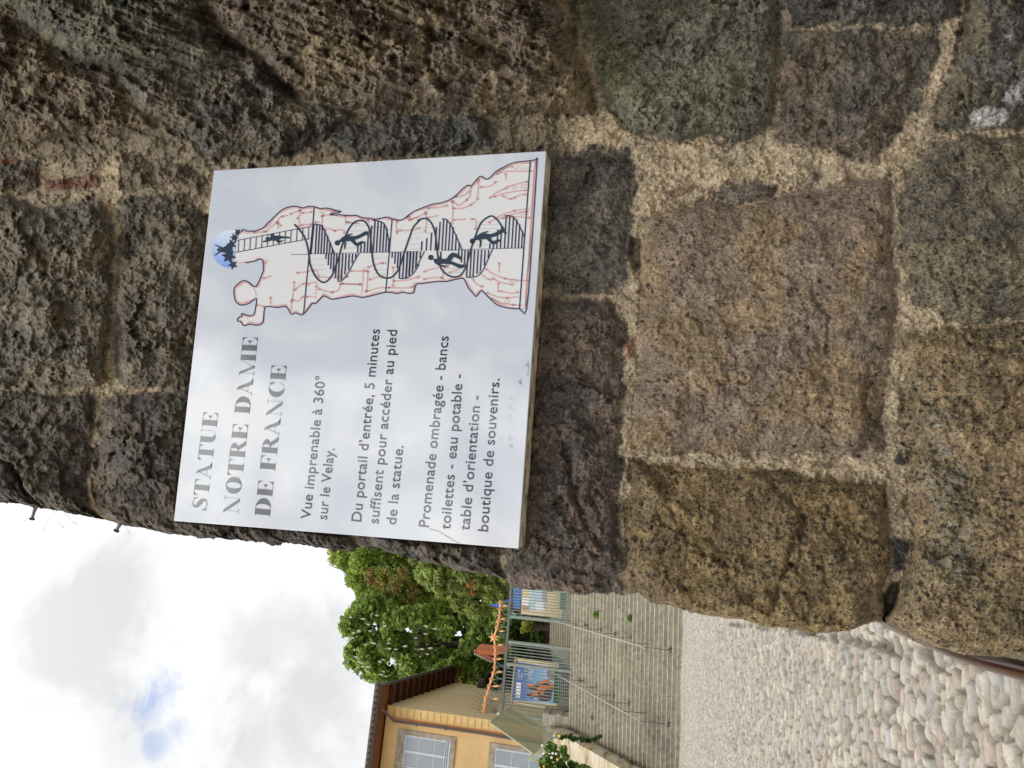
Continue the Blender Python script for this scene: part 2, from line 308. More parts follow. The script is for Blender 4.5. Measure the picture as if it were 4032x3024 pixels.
def wall_material():
    m = bpy.data.materials.new('rough volcanic stone'); m.use_nodes = True
    nt = m.node_tree; N = nt.nodes; L = nt.links; b = N['Principled BSDF']
    b.inputs['Roughness'].default_value = .92; b.inputs['Specular IOR Level'].default_value = .18
    tc = N.new('ShaderNodeTexCoord'); P = tc.outputs['Object']
    ac = N.new('ShaderNodeAttribute'); ac.attribute_name = 'Col'
    ap = N.new('ShaderNodeAttribute'); ap.attribute_name = 'Prm'
    sp = N.new('ShaderNodeSeparateColor'); L.new(ap.outputs['Color'], sp.inputs[0])
    def noise(sc, det, ro=.6):
        t = N.new('ShaderNodeTexNoise'); t.inputs['Scale'].default_value = sc; t.inputs['Detail'].default_value = det; t.inputs['Roughness'].default_value = ro; L.new(P, t.inputs[0]); return t.outputs[0]
    def rng(v, a, b_, c, d):
        r = N.new('ShaderNodeMapRange'); L.new(v, r.inputs[0])
        for i, k in enumerate((a, b_, c, d)): r.inputs[i + 1].default_value = k
        return r.outputs[0]
    def mth(op, a, b_):
        n = N.new('ShaderNodeMath'); n.operation = op
        for i, v in enumerate((a, b_)):
            if isinstance(v, (int, float)): n.inputs[i].default_value = v
            else: L.new(v, n.inputs[i])
        return n.outputs[0]
    def mixc(f, a, c, mode='MIX'):
        x = N.new('ShaderNodeMix'); x.data_type = 'RGBA'; x.blend_type = mode
        if isinstance(f, float): x.inputs[0].default_value = f
        else: L.new(f, x.inputs[0])
        L.new(a, x.inputs[6])
        if isinstance(c, tuple): x.inputs[7].default_value = c
        else: L.new(c, x.inputs[7])
        return x.outputs[2]
    n1 = noise(210, 5, .68); n2 = noise(48, 4, .6); n3 = noise(330, 4, .62)
    col = mixc(1., ac.outputs['Color'], rng(n2, .3, .7, .72, 1.3), 'MULTIPLY')
    col = mixc(1., col, rng(n1, .34, .66, .46, 1.66), 'MULTIPLY')
    # pale grains
    pale = mth('MULTIPLY', rng(n3, .56, .68, 0, .75), sp.outputs[2])
    col = mixc(pale, col, (.33, .29, .2, 1))
    # dark scoria clasts
    def clasts(scale, seed_off, lo):
        mp = N.new('ShaderNodeMapping'); mp.inputs[1].default_value = seed_off; L.new(P, mp.inputs[0])
        nz = N.new('ShaderNodeTexNoise'); nz.inputs['Scale'].default_value = scale * 1.5; L.new(mp.outputs[0], nz.inputs[0])
        ad = N.new('ShaderNodeMix'); ad.data_type = 'VECTOR'; ad.inputs[0].default_value = .012 * 90 / scale * .6
        L.new(mp.outputs[0], ad.inputs[4]); L.new(nz.outputs['Color'], ad.inputs[5])
        v = N.new('ShaderNodeTexVoronoi'); v.inputs['Scale'].default_value = scale; L.new(ad.outputs[1], v.inputs[0])
        s2 = N.new('ShaderNodeSeparateColor'); L.new(v.outputs['Color'], s2.inputs[0])
        sel = rng(mth('SUBTRACT', mth('ADD', s2.outputs[0], mth('MULTIPLY', sp.outputs[0], .5)), lo), 0., .04, 0., 1.)
        rad = rng(v.outputs['Distance'], .30, .42, 1., 0.)
        return mth('MULTIPLY', sel, rad)
    c1 = clasts(95, (0, 0, 0), .97); c2 = clasts(210, (3, 1, 2), .93)
    cl = mth('MULTIPLY', mth('MAXIMUM', c1, c2), mth('SUBTRACT', 1., mth('MULTIPLY', sp.outputs[1], .7)))
    col = mixc(mth('MULTIPLY', cl, .85), col, (.027, .026, .025, 1))
    L.new(col, b.inputs['Base Color'])
    h = mth('ADD', mth('MULTIPLY', n1, 1.), mth('MULTIPLY', n3, .5))
    h = mth('ADD', h, mth('MULTIPLY', cl, .25))
    bp = N.new('ShaderNodeBump'); bp.inputs['Strength'].default_value = .75; bp.inputs['Distance'].default_value = .0045
    L.new(h, bp.inputs['Height']); L.new(bp.outputs[0], b.inputs['Normal'])
    return m

def build_wall():
    rows = np.concatenate([np.linspace(-2600, -420, 110)[:-1], np.arange(-420, 4440, WSTEP), np.linspace(4440, 9400, 110)])
    q = np.linspace(0, 1, 34)[:-1] ** 2 * 150
    s = np.concatenate([q, np.arange(150, 2860, WSTEP), np.linspace(2860, 6500, 120)])
    side = np.concatenate([np.linspace(1.6, .5, 40)[:-1], np.linspace(.5, 0.006, 56)])      # metres back from the corner
    ex, ey = np.array(EDGE).T
    E = np.interp(rows, ex, ey)
    rr = np.random.RandomState(3)
    E = E + 5.0 * fbm(rows / 60., rows * 0 + 3.3, 5, 4, .6) + 3. * fbm(rows / 14., rows * 0 + 8.3, 9, 3, .6)
    ns, nb = len(s), len(side)
    S = np.concatenate([np.zeros(nb), s]); BK = np.concatenate([side, np.zeros(ns)])
    PX = np.repeat(rows[:, None], nb + ns, 1); PY = E[:, None] - S[None, :]
    BK = np.repeat(BK[None, :], len(rows), 0); SS = np.repeat(S[None, :], len(rows), 0)
    # domain warp so that joints are irregular
    wx = PX + 22 * fbm(PX / 170., PY / 170., 21, 4, .55); wy = PY + 22 * fbm(PX / 170., PY / 170., 47, 4, .55)
    best = np.full(PX.shape, -400.); idx = np.full(PX.shape, -1)
    for k, st in enumerate(STONES):
        poly = T(st[0], st[1]); a = np.array(poly)
        bb = (wx > a[:, 0].min() - 120) & (wx < a[:, 0].max() + 120) & (wy > a[:, 1].min() - 120) & (wy < a[:, 1].max() + 120)
        d = np.full(PX.shape, -400.); d[bb] = sdist(poly, wx[bb], wy[bb])
        if k == 22: d = np.where(d > 0, d + 300, d)
        up = d > best; best = np.where(up, d, best); idx = np.where(up, k, idx)
    best = np.where((idx == 22) & (best > 0), best - 300, best)
    calm = .35 + .65 * sstep(-1100, -300, PX) * sstep(-900, -250, PY)
    # plain courses far outside the frame
    far = (PX < -300) | (PX > 4700) | (PY < -500)
    ii = np.clip(idx, 0, None)
    base = np.array([x[2] for x in STONES])[ii]; sec = np.array([x[3] for x in STONES])[ii]
    top = np.array([x[4] for x in STONES])[ii]; cla = np.array([x[5] for x in STONES])[ii]; rg = np.array([x[6] for x in STONES])[ii]
    cx = np.floor(PX / 700 + 40); off = np.where(cx % 2 > 0, .5, 0.)
    cy = np.floor(PY / 900 + off + 40); fxx = np.abs((PX / 700 + 40) % 1 - .5) * 700; fyy = np.abs((PY / 900 + off + 40) % 1 - .5) * 900
    dfar = np.minimum(350 - fxx, 450 - fyy) - 25 + 14 * fbm(PX / 200., PY / 200., 77, 3)
    rc = rnd(cx, cy, 5)
    best = np.where(far, dfar, best); base = np.where(far[..., None], (np.array(BR) * (.6 + .8 * rc[..., None])), base)
    sec = np.where(far[..., None], np.array(GY), sec); top = np.where(far, .02 + .02 * rnd(cx, cy, 9), top); cla = np.where(far, .3, cla); rg = np.where(far, 1.2, rg)
    rag_ = fbm(PX / 85., PY / 85., 33, 4, .6); st_m = sstep(-16, 11, best + 15 * rag_ + 9 * fbm(PX / 24., PY / 24., 31, 3, .6))
    # heights
    rg = rg * calm
    n_big = fbm(PX / 420., PY / 420., 3, 3); n_mid = fbm(PX / 120., PY / 120., 8, 4, .55); n_fin = fbm(PX / 34., PY / 34., 13, 4, .62)
    rid = 1 - np.abs(fbm(PX / 70., PY / 70., 55, 4, .6)); pits = np.clip(np.abs(perlin(PX / 15., PY / 15., 91)) - .10, 0, 1)
    strat = fbm(PX / 300. + PY / 800., PY / 45. - PX / 120., 63, 4, .55)
    dome = 1 - np.exp(-np.clip(best, 0, None) / 60.)
    def facets(sc, seed):
        u, v = (PX + 30 * n_mid) / sc, (PY + 30 * n_fin) / (sc * 1.15); iu = np.floor(u).astype(np.int64); iv = np.floor(v).astype(np.int64); bd = np.full(PX.shape, 9.); out = np.zeros(PX.shape)
        for a_ in (-1, 0, 1):
            for b2 in (-1, 0, 1):
                ca, cb = iu + a_, iv + b2; cx_ = ca + rnd(ca, cb, seed); cy_ = cb + rnd(ca, cb, seed + 1); d = (u - cx_) ** 2 + (v - cy_) ** 2; nf = d < bd; bd = np.where(nf, d, bd)
                pl = (rnd(ca, cb, seed + 2) - .5) + 1.2 * (u - cx_) * (rnd(ca, cb, seed + 3) - .5) + 1.2 * (v - cy_) * (rnd(ca, cb, seed + 4) - .5); out = np.where(nf, pl, out)
        return out
    fac = .010 * facets(190., 501) + .0055 * facets(75., 511) + .0026 * facets(30., 521)
    stone_h = rg * fac * sstep(0, 40, best) + top * dome + rg * (.010 * n_big + .0055 * n_mid + .0038 * n_fin + .0035 * (rid - .7) + .003 * pits) + .010 * (dome - 1)
    ledge = sstep(-.05, .12, fbm(PX / 330., PY / 330., 71, 4, .6)) * .011 + sstep(.2, .3, fbm(PX / 200., PY / 200., 81, 4, .6)) * .009
    stone_h += rg * ledge * dome
    mort_h = -.006 + .008 * fbm(PX / 110., PY / 110., 101, 4, .55) + .0045 * sstep(-.4, .5, fbm(PX / 160., PY / 160., 105, 3)) * fbm(PX / 24., PY / 24., 111, 4, .65) + .004 * sstep(.05, .12, fbm(PX / 70., PY / 70., 107, 4, .6))
    h = mort_h * (1 - st_m) + stone_h * st_m
    # deep open joint between the two lowest corner stones
    for tg, cr_, wd, dp in CRACKS:
        pl = T(tg, cr_); a = np.array(pl); bb = (PX > a[:, 0].min() - 60) & (PX < a[:, 0].max() + 60) & (PY > a[:, 1].min() - 60) & (PY < a[:, 1].max() + 60)
        qx, qy = PX[bb] + 14 * n_fin[bb], PY[bb] + 16 * n_mid[bb]; d2 = np.full(qx.shape, 1e9)
        for (ax, ay), (bx, by) in zip(pl[:-1], pl[1:]):
            ux, uy = bx - ax, by - ay; t = np.clip(((qx - ax) * ux + (qy - ay) * uy) / (ux * ux + uy * uy), 0, 1); d2 = np.minimum(d2, (qx - ax - ux * t) ** 2 + (qy - ay - uy * t) ** 2)
        h[bb] -= dp * np.exp(-d2 / (wd * wd))
    gap = sdist(T('p', [(3478,2340),(3512,2290),(3545,2290),(3528,2380),(3505,2440),(3516,2560),(3470,2560),(3486,2430)]), PX, PY)
    h -= .10 * sstep(-6, 14, gap)
    hole = sdist(T('5', [(528,470),(572,480),(570,600),(540,630),(520,560)]), PX, PY); h -= .03 * sstep(-8, 14, hole)
    # overhanging stones towards the upper right
    fo = np.interp(PX, *np.array(FOLD).T)
    t = np.clip(fo - PY, 0, None)
    over = .00043 * .8 * np.where(t < 120, t * t / 240., t - 60)
    over = .62 * np.tanh(over / .62)
    over *= 1 - sstep(2225, 2420, PX - .22 * (PY))
    over *= (1 + .04 * strat)
    om = sstep(0, .05, over)
    h += over + om * (.0055 * strat * rg)
    under = sdist([(660, 2075), (820, 650), (2185, 570), (2075, 2185)], PX, PY)
    h = np.where(under > 0, np.minimum(h, .008 + .05 * sstep(25, 0, under)), h)      # dressed back where the panel sits
    # colours
    cm = sstep(-.25, .35, fbm(PX / 240., PY / 240., 131, 4, .6))[..., None]
    col = (base * (1 - cm) + sec * cm) * .92 + np.array([.096, .080, .059]) * .12; col = col * 1.26
    col = col * (1 + .28 * n_mid + .20 * n_fin)[..., None]
    lich = sstep(.12, .5, fbm(PX / 55., PY / 55., 151, 5, .65)) * sstep(-.1, .3, fbm(PX / 300., PY / 300., 161, 3))
    lich *= np.where(om > .2, 1., .7)
    col = col * (1 - .5 * lich[..., None]) + np.array([.20, .165, .105]) * (.5 * lich[..., None])
    grn = sdist(T('7', [(340,180),(520,190),(560,330),(470,440),(400,400)]), wx, wy); grn = (sstep(-60, 60, grn) * .5)[..., None]
    col = col * (1 - grn) + np.array([.15, .155, .075]) * grn
    # white-grey lichen streak on the lowest right stone
    wl = sdist(T('5', [(1780,1250),(1850,1200),(1930,1260),(1960,1500),(2000,1900),(1880,1960),(1800,1600)]), wx, wy)
    wl = (sstep(-60, 60, wl) * sstep(-.2, .4, fbm(PX / 40., PY / 40., 171, 4, .6)) * .5)[..., None]
    col = col * (1 - wl) + np.array([.25, .24, .21]) * wl
    mc = np.array([.37, .295, .195]) * (1 + .16 * fbm(PX / 120., PY / 120., 181, 4) + .14 * fbm(PX / 20., PY / 20., 191, 3))[..., None]
    dirty = sstep(-.3, .4, fbm(PX / 200., PY / 200., 201, 4, .6))[..., None] * np.where(PX > 2320, .3, .65)[..., None]
    mc = mc * (1 - dirty) + np.array([.165, .138, .102]) * dirty
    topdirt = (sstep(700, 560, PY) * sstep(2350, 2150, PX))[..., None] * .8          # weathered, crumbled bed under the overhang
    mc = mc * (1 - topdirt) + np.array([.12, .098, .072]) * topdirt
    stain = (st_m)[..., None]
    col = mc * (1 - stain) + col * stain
    for b_ in BRICKS:
        poly = T(b_[0], b_[1]); d = np.full(PX.shape, -400.); a = np.array(poly)
        bb = (PX > a[:, 0].min() - 60) & (PX < a[:, 0].max() + 60) & (PY > a[:, 1].min() - 60) & (PY < a[:, 1].max() + 60)
        d[bb] = sdist(poly, PX[bb] + 9 * n_fin[bb], PY[bb] + 9 * n_mid[bb]); k = sstep(-5, 9, d) * sstep(-1.3, -.7, n_fin + .5 * rag_)
        c_ = np.array(b_[2]) * (1 + .25 * n_fin + .15 * n_mid)[..., None]
        col = col * (1 - k[..., None]) + c_ * k[..., None]; h = h + k * .006; cla = cla * (1 - k); st_m = np.maximum(st_m, k)
    cpat = sstep(-.35, .35, fbm(PX / 210., PY / 210., 211, 3))
    prm = np.stack([cla * (.35 + .75 * cpat), 1 - st_m, np.clip(.35 + .8 * lich + .3 * (1 - st_m), 0, 1)], -1)
    # the return face has its own courses and grain
    sd_ = sstep(.0, .03, BK); U = BK / .00043
    cyc = np.floor(U / 620 + .4); jd = np.abs((U / 620 + .4 + .06 * fbm(PX / 300., U / 300., 601, 3)) % 1 - .5) * 620
    joint = sstep(40, 16, 310 - jd + 16 * fbm(PX / 60., U / 60., 611, 4)) * (SS <= 0)
    g_ = 1 + .38 * fbm(PX / 110., U / 110., 621, 5, .62) + .25 * fbm(PX / 25., U / 25., 631, 3)
    side_c = np.array([.105, .086, .062]) * (.7 + .6 * rnd(cyc.astype(np.int64), np.floor(PX / 560).astype(np.int64), 17))[..., None] * g_[..., None]
    side_c = side_c * (1 - joint[..., None]) + np.array([.33, .265, .175]) * joint[..., None] * .45 + side_c * joint[..., None] * .55
    col = col * (1 - sd_[..., None]) + side_c * sd_[..., None]
    # round the corner over and run the side face back
    RAD = .05 + .012 * fbm(PX / 300., PX * 0 + 2.2, 221, 3)
    sm = SS * .00043; a = np.clip(sm / RAD, 0, 1)
    back = RAD * (1 - np.sqrt(np.clip(1 - (1 - a) ** 2, 0, 1)))
    back = np.where(SS <= 0, RAD + BK, back)
    h = np.where(SS <= 0, np.clip(h, -.05, .04), h)
    R = rays(PX, PY); k = 1. / (R @ NN)
    V = R * ((WALL_D - h) * k)[..., None] + NN[None, None, :] * back[..., None]
    # side face: rough relief sideways
    sidew = np.where(SS <= 0, sstep(0, .06, BK), 0.)
    V += DD[None, None, :] * (sidew * (.016 * fbm(PX / 130., BK * 18, 231, 5, .6) + .006 * fbm(PX / 30., BK * 78, 241, 3) - .006 * joint + .25 * BK * 0.12))[..., None]
    V[..., 2] = np.maximum(V[..., 2], -2.0)
    nr, nc = PX.shape
    o = np_mesh('stone_wall', V.reshape(-1, 3), grid_faces(nr, nc), wall_material(), np.clip(col, .008, .6).reshape(-1, 3), prm.reshape(-1, 3))
    tag(o, 'dark rough volcanic stone wall with crumbling beige mortar joints behind the white panel', 'stone wall')
    return o
WSTEP = 4.0
build_wall()
# ------------------------------------------------------------------ information panel
SP0 = NN * SIGN_D
NV = Vector(NN)
def sp(p, off=0.): return onplane(p[0], p[1], SP0, NN) - NV * off          # photo pixel -> point on the panel
CORN = [(684, 2051), (842, 671), (2151, 594), (2042, 2160)]                  # TL TR BR BL
PRINT_Z = .0006
def panel_material():
    m = bpy.data.materials.new('glossy printed panel'); m.use_nodes = True
    nt = m.node_tree; N = nt.nodes; L = nt.links; b = N['Principled BSDF']
    b.inputs['Roughness'].default_value = .035; b.inputs['IOR'].default_value = PANEL_IOR
    tc = N.new('ShaderNodeTexCoord')
    # printed pale blue wash with a white head
    sx = N.new('ShaderNodeSeparateXYZ'); L.new(tc.outputs['Object'], sx.inputs[0])
    t = N.new('ShaderNodeTexNoise'); t.inputs['Scale'].default_value = 5; t.inputs['Detail'].default_value = 4; L.new(tc.outputs['Object'], t.inputs[0])
    ad = N.new('ShaderNodeMath'); ad.operation = 'MULTIPLY_ADD'; L.new(t.outputs[0], ad.inputs[0]); ad.inputs[1].default_value = .12; L.new(sx.outputs['Z'], ad.inputs[2])
    mr = N.new('ShaderNodeMapRange'); L.new(ad.outputs[0], mr.inputs[0]); mr.inputs[1].default_value = .42; mr.inputs[2].default_value = .62
    mx = N.new('ShaderNodeMix'); mx.data_type = 'RGBA'; L.new(mr.outputs[0], mx.inputs[0])
    mx.inputs[6].default_value = (.52, .55, .595, 1); mx.inputs[7].default_value = (.60, .60, .585, 1)
    cn = N.new('ShaderNodeTexNoise'); cn.inputs['Scale'].default_value = 6.5; cn.inputs['Detail'].default_value = 5; cn.inputs['Distortion'].default_value = .6; L.new(tc.outputs['Object'], cn.inputs[0])  # pale mottling painted into the colour for clouds reflected in the gloss
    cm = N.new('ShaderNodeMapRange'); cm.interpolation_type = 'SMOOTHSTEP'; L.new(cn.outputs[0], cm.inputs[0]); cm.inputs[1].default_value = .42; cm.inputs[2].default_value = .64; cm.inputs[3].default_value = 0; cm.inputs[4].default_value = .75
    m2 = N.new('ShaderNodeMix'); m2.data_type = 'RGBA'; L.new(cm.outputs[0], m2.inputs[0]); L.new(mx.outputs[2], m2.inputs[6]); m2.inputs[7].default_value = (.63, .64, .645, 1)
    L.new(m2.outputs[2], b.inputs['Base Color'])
    # very faint waviness of the laminate
    w = N.new('ShaderNodeTexNoise'); w.inputs['Scale'].default_value = 900; w.inputs['Detail'].default_value = 2; L.new(tc.outputs['Object'], w.inputs[0])
    bp = N.new('ShaderNodeBump'); bp.inputs['Strength'].default_value = .04; bp.inputs['Distance'].default_value = .0004; L.new(w.outputs[0], bp.inputs['Height']); L.new(bp.outputs[0], b.inputs['Normal'])
    return m
def ink(name, c, rough=.04):
    m = mat(name, c, rough=rough, spec=.5)
    m.node_tree.nodes['Principled BSDF'].inputs['IOR'].default_value = PANEL_IOR; return m
PANEL_IOR = 2.0

# fat-face capitals, unit = cap height
def arc(cx, cy, rx, ry, a0, a1, n=16):
    return [(cx + rx * math.cos(math.radians(a0 + (a1 - a0) * i / n)), cy + ry * math.sin(math.radians(a0 + (a1 - a0) * i / n))) for i in range(n + 1)]
def strip(outer, inner):      # quads between two equally long polylines
    return [[outer[i], outer[i + 1], inner[i + 1], inner[i]] for i in range(len(outer) - 1)]
def R(x0, y0, x1, y1): return [[(x0, y0), (x1, y0), (x1, y1), (x0, y1)]]
HL = .022
def stem(x0, x1, l=.10, r=.10): return R(x0, 0, x1, 1) + R(x0 - l, 0, x1 + r, HL) + R(x0 - l, 1 - HL, x1 + r, 1)
def wedge(x, y0, y1, w): return [[(x, y0), (x, y1), (x - w * .35, y0 + (y1 - y0) * .3), (x - w, y0)]]
def ribbon2(pts, ws):
    o = []; i_ = []
    for k, (x, y) in enumerate(pts):
        ax, ay = pts[max(k - 1, 0)]; bx, by = pts[min(k + 1, len(pts) - 1)]; dx, dy = bx - ax, by - ay; l = math.hypot(dx, dy) or 1
        nx, ny = -dy / l, dx / l; w = ws[k] / 2; o.append((x + nx * w, y + ny * w)); i_.append((x - nx * w, y - ny * w))
    return strip(o, i_)
def glyph(ch):
    if ch == 'E': return stem(.10, .48, .10, 0) + R(.48, 1 - HL, 1., 1) + R(.48, 0, 1., HL) + wedge(1., 1, .66, .26) + wedge(1., 0, .34, .26) + R(.48, .49, .66, .51) + [[(.62, .5), (.80, .66), (.80, .34)]], 1.04
    if ch == 'F': return stem(.10, .48, .10, .12) + R(.48, 1 - HL, .98, 1) + wedge(.98, 1, .66, .26) + R(.48, .49, .66, .51) + [[(.62, .5), (.80, .66), (.80, .34)]], 1.0
    if ch == 'T': return R(.36, 0, .72, 1) + R(.24, 0, .84, HL) + R(0, 1 - HL, 1.08, 1) + wedge(1.08, 1, .70, .26) + [[(0, 1), (.26, 1), (.09, .886), (0, .70)]], 1.10
    if ch == 'A':
        o = [(.30, 1.0), (.44, .99), (.56, .90), (.66, .72), (.80, .40), (.95, .12), (1.20, 0)]; i_ = [(.30, 1.0), (.36, .93), (.42, .80), (.50, .60), (.62, .28), (.74, 0), (.80, 0)]
        return strip(o, i_) + [[(.80, 0), (1.2, 0), (.95, .12)]] + [[(.10, 0), (.13, 0), (.45, .80), (.42, .82)]] + R(-.02, 0, .26, HL) + R(.22, .28, .70, .30), 1.22
    if ch == 'U':
        o = [(.10, .36)] + arc(.52, .36, .42, .37, 180, 360, 20); i_ = [(.48, .36)] + arc(.70, .36, .22, .335, 180, 360, 20)
        return R(.10, .36, .48, 1) + strip(o, i_) + R(.92, .36, .94, 1) + R(0, 1 - HL, .58, 1) + R(.80, 1 - HL, 1.06, 1), 1.10
    if ch == 'N':
        o = [(0, 1), (.16, .99), (.28, .92), (.45, .72), (1.02, 0)]; i_ = [(0, 1), (.06, .93), (.14, .82), (.28, .62), (.80, 0)]
        return strip(o, i_) + R(.16, 0, .18, .78) + R(.02, 0, .34, HL) + R(1.0, 0, 1.02, 1) + R(.86, 1 - HL, 1.16, 1), 1.20
    if ch == 'O': return strip(arc(.58, .5, .56, .52, 90, 270, 24), arc(.58, .5, .20, .49, 90, 270, 24)) + strip(arc(.58, .5, .56, .52, -90, 90, 24), arc(.58, .5, .20, .49, -90, 90, 24)), 1.18
    if ch == 'C': return strip(arc(.58, .5, .56, .52, 62, 298, 28), arc(.70, .5, .32, .495, 66, 294, 28)) + [[(1.0, 1.0), (1.02, .64), (.97, .66), (.80, .94)]] + ribbon2([(.82, .07), (.92, .16), (1.02, .34)], [.05, .03, .02]), 1.08
    if ch == 'D': return R(.10, 0, .48, 1) + R(0, 0, .58, HL) + R(0, 1 - HL, .58, 1) + strip(arc(.56, .5, .62, .5, -90, 90, 24), arc(.56, .5, .24, .478, -90, 90, 24)), 1.22
    if ch == 'R': return stem(.10, .46, .10, .10) + strip(arc(.54, .745, .46, .255, -90, 90, 16), arc(.54, .745, .12, .233, -90, 90, 16)) + R(.46, .49, .56, .512) + [[(.50, .50), (.66, .50), (.84, .46), (.98, .26), (1.22, 0), (.88, 0), (.74, .20)]], 1.20
    if ch == 'M':
        o = [(.06, 1), (.22, .99), (.34, .90), (.76, 0)]; i_ = [(.06, 1), (.12, .94), (.20, .82), (.58, 0)]
        return strip(o, i_) + R(.20, 0, .22, .80) + R(.06, 0, .36, HL) + [[(.64, .06), (.66, .02), (1.10, .98), (1.10, 1.0)]] + R(1.10, 0, 1.46, 1) + R(1.0, 0, 1.56, HL) + R(1.10, 1 - HL, 1.56, 1), 1.60
    if ch == 'S':
        pts = [(.84, .84), (.74, .94), (.56, .99), (.36, .97), (.24, .86), (.26, .72), (.40, .60), (.60, .46), (.74, .34), (.76, .18), (.64, .05), (.44, .01), (.24, .06), (.12, .18)]
        return ribbon2(pts, [.02, .03, .03, .05, .12, .20, .27, .29, .24, .14, .05, .03, .03, .02]) + [[(.86, 1.0), (.87, .68), (.83, .70), (.76, .92)]] + [[(.06, 0), (.04, .34), (.09, .32), (.18, .08)]], .98
    return [], .55
def text_plane(start, end, cap_px_pts=None):
    a = sp(start); b = sp(end); d = (b - a); ln = d.length; d.normalize(); u = (-NV).cross(d).normalized()
    if u.z < 0: u = -u
    return a, d, u, ln
def build_sign():
    cen = sp((1430, 1370)); root = empty('information_panel', cen, 'white glossy visitor panel with French text and statue drawing on the stone wall', 'sign')
    P = [sp(c) for c in CORN]
    m = MB(); th = NV * .004
    # front sheet with a softened rim
    m.hexa([P[3], P[2], P[2] + th, P[3] + th, P[0], P[1], P[1] + th, P[0] + th])
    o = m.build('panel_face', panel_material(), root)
    bv = o.modifiers.new('b', 'BEVEL'); bv.width = .0012; bv.segments = 2
    # weathered wooden backing, a little smaller
    c = sum(P, Vector()) / 4
    Q = [p + (c - p) * .003 + th * 1.02 for p in P]; t2 = NV * .040
    m = MB(); m.hexa([Q[3], Q[2], Q[2] + t2, Q[3] + t2, Q[0], Q[1], Q[1] + t2, Q[0] + t2])
    wm = bpy.data.materials.new('stained backing board'); wm.use_nodes = True
    nt = wm.node_tree; N = nt.nodes; L = nt.links; b = N['Principled BSDF']; b.inputs['Roughness'].default_value = .75
    tc = N.new('ShaderNodeTexCoord'); mp = N.new('ShaderNodeMapping'); mp.inputs[3].default_value = (14, 40, 40); L.new(tc.outputs['Object'], mp.inputs[0])
    t = N.new('ShaderNodeTexNoise'); t.inputs['Scale'].default_value = 1.6; t.inputs['Detail'].default_value = 6; t.inputs['Roughness'].default_value = .65; L.new(mp.outputs[0], t.inputs[0])
    cr = N.new('ShaderNodeValToRGB'); e = cr.color_ramp.elements; e[0].position = .40; e[0].color = (.17, .12, .075, 1); e[1].position = .56; e[1].color = (.60, .565, .48, 1)
    L.new(t.outputs[0], cr.inputs[0]); L.new(cr.outputs[0], b.inputs['Base Color'])
    m.build('backing_board', wm, root)
    # wall spacers behind the board
    for i in range(4):
        m = MB(); q = Q[i] + (c - Q[i]) * .25 + t2; m.box(q - Vector(DD) * .02 - Vector((0, 0, .02)), Vector(DD) * .04, NV * .05, (0, 0, .04))
        m.build('spacer', mat('zinc', (.3, .3, .3), .5, metal=.6), root)
    # title
    grey = ink('title grey ink', (.11, .113, .11))
    for txt, s, e_, cap in (("STATUE", (813, 2013), (859, 1625), 58), ("NOTRE DAME", (938, 2024), (1016, 1328), 60), ("DE FRANCE", (1062, 2036), (1129, 1439), 60)):
        a, d, u, ln = text_plane(s, e_)
        ch = (sp((s[0] - cap, s[1])) - a).length
        tot = sum(glyph(c_)[1] + .06 for c_ in txt) - .06; kx = ln / tot; m = MB(); x = 0
        for c_ in txt:
            g, w = glyph(c_)
            for po in g: m.poly([a + d * ((px + x) * kx) + u * (py * ch) - NV * PRINT_Z for px, py in po])
            x += w + .06
        m.build('title_line', grey, root)
    # body text
    body = ink('body text ink', (.022, .022, .032))
    LINES = [("Vue imprenable à 360°", (1222, 2045), (1282, 1482), 39), ("sur le Velay.", (1287, 2047), (1317, 1767), 39), ("Du portail d'entrée, 5 minutes", (1422, 2055), (1496, 1297), 40),
             ("suffisent pour accéder au pied", (1490, 2063), (1564, 1300), 40), ("de la statue.", (1559, 2067), (1588, 1756), 40), ("Promenade ombragée - bancs", (1688, 2077), (1767, 1325), 41),
             ("toilettes - eau potable -", (1772, 2086), (1824, 1475), 41), ("table d'orientation -", (1848, 2090), (1893, 1560), 41), ("boutique de souvenirs.", (1921, 2094), (1967, 1492), 41)]
    for txt, s, e_, cap in LINES:
        cu = bpy.data.curves.new('t', 'FONT'); cu.body = txt.replace("'", "\u2019"); cu.resolution_u = 5; cu.offset = .006; cu.space_character = 1.04
        to = bpy.data.objects.new('t', cu); COL.objects.link(to); bpy.context.view_layer.update()
        me = bpy.data.meshes.new_from_object(to.evaluated_get(bpy.context.evaluated_depsgraph_get()))
        n = len(me.vertices); co = np.zeros(n * 3, np.float32); me.vertices.foreach_get('co', co); co = co.reshape(-1, 3)
        a, d, u, ln = text_plane(s, e_); ch = (sp((s[0] - cap, s[1])) - a).length
        kx = ln / (co[:, 0].max() - co[:, 0].min()); x0 = co[:, 0].min(); ky = ch / .70
        org = Vector(a) - NV * PRINT_Z - world_loc(root)
        V = np.array(org)[None] + (co[:, :1] - x0) * kx * np.array(d)[None] + co[:, 1:2] * ky * np.array(u)[None]
        me.vertices.foreach_set('co', V.astype(np.float32).ravel()); me.update()
        me.name = 'text_line'; me.materials.clear(); me.materials.append(body)
        lo = bpy.data.objects.new('text_line', me); COL.objects.link(lo); lo.parent = root
        bpy.data.objects.remove(to); bpy.data.curves.remove(cu)
    draw_statue(root)
    # scratches, hairline crack and dirt on the face
    dk = ink('scratch', (.16, .15, .14), .3)
    def rib(pts, w, name, m_, off=PRINT_Z, closed=False):
        mb = MB(); ribbon(mb, pts, w, off, closed); return mb.build(name, m_, root)
    mb = MB(); ribbon(mb, T('p', [(1690, 2082), (1728, 2092), (1760, 2112), (1790, 2130), (1812, 2142)]), 1.6, PRINT_Z * 1.6)
    r = random.Random(4)
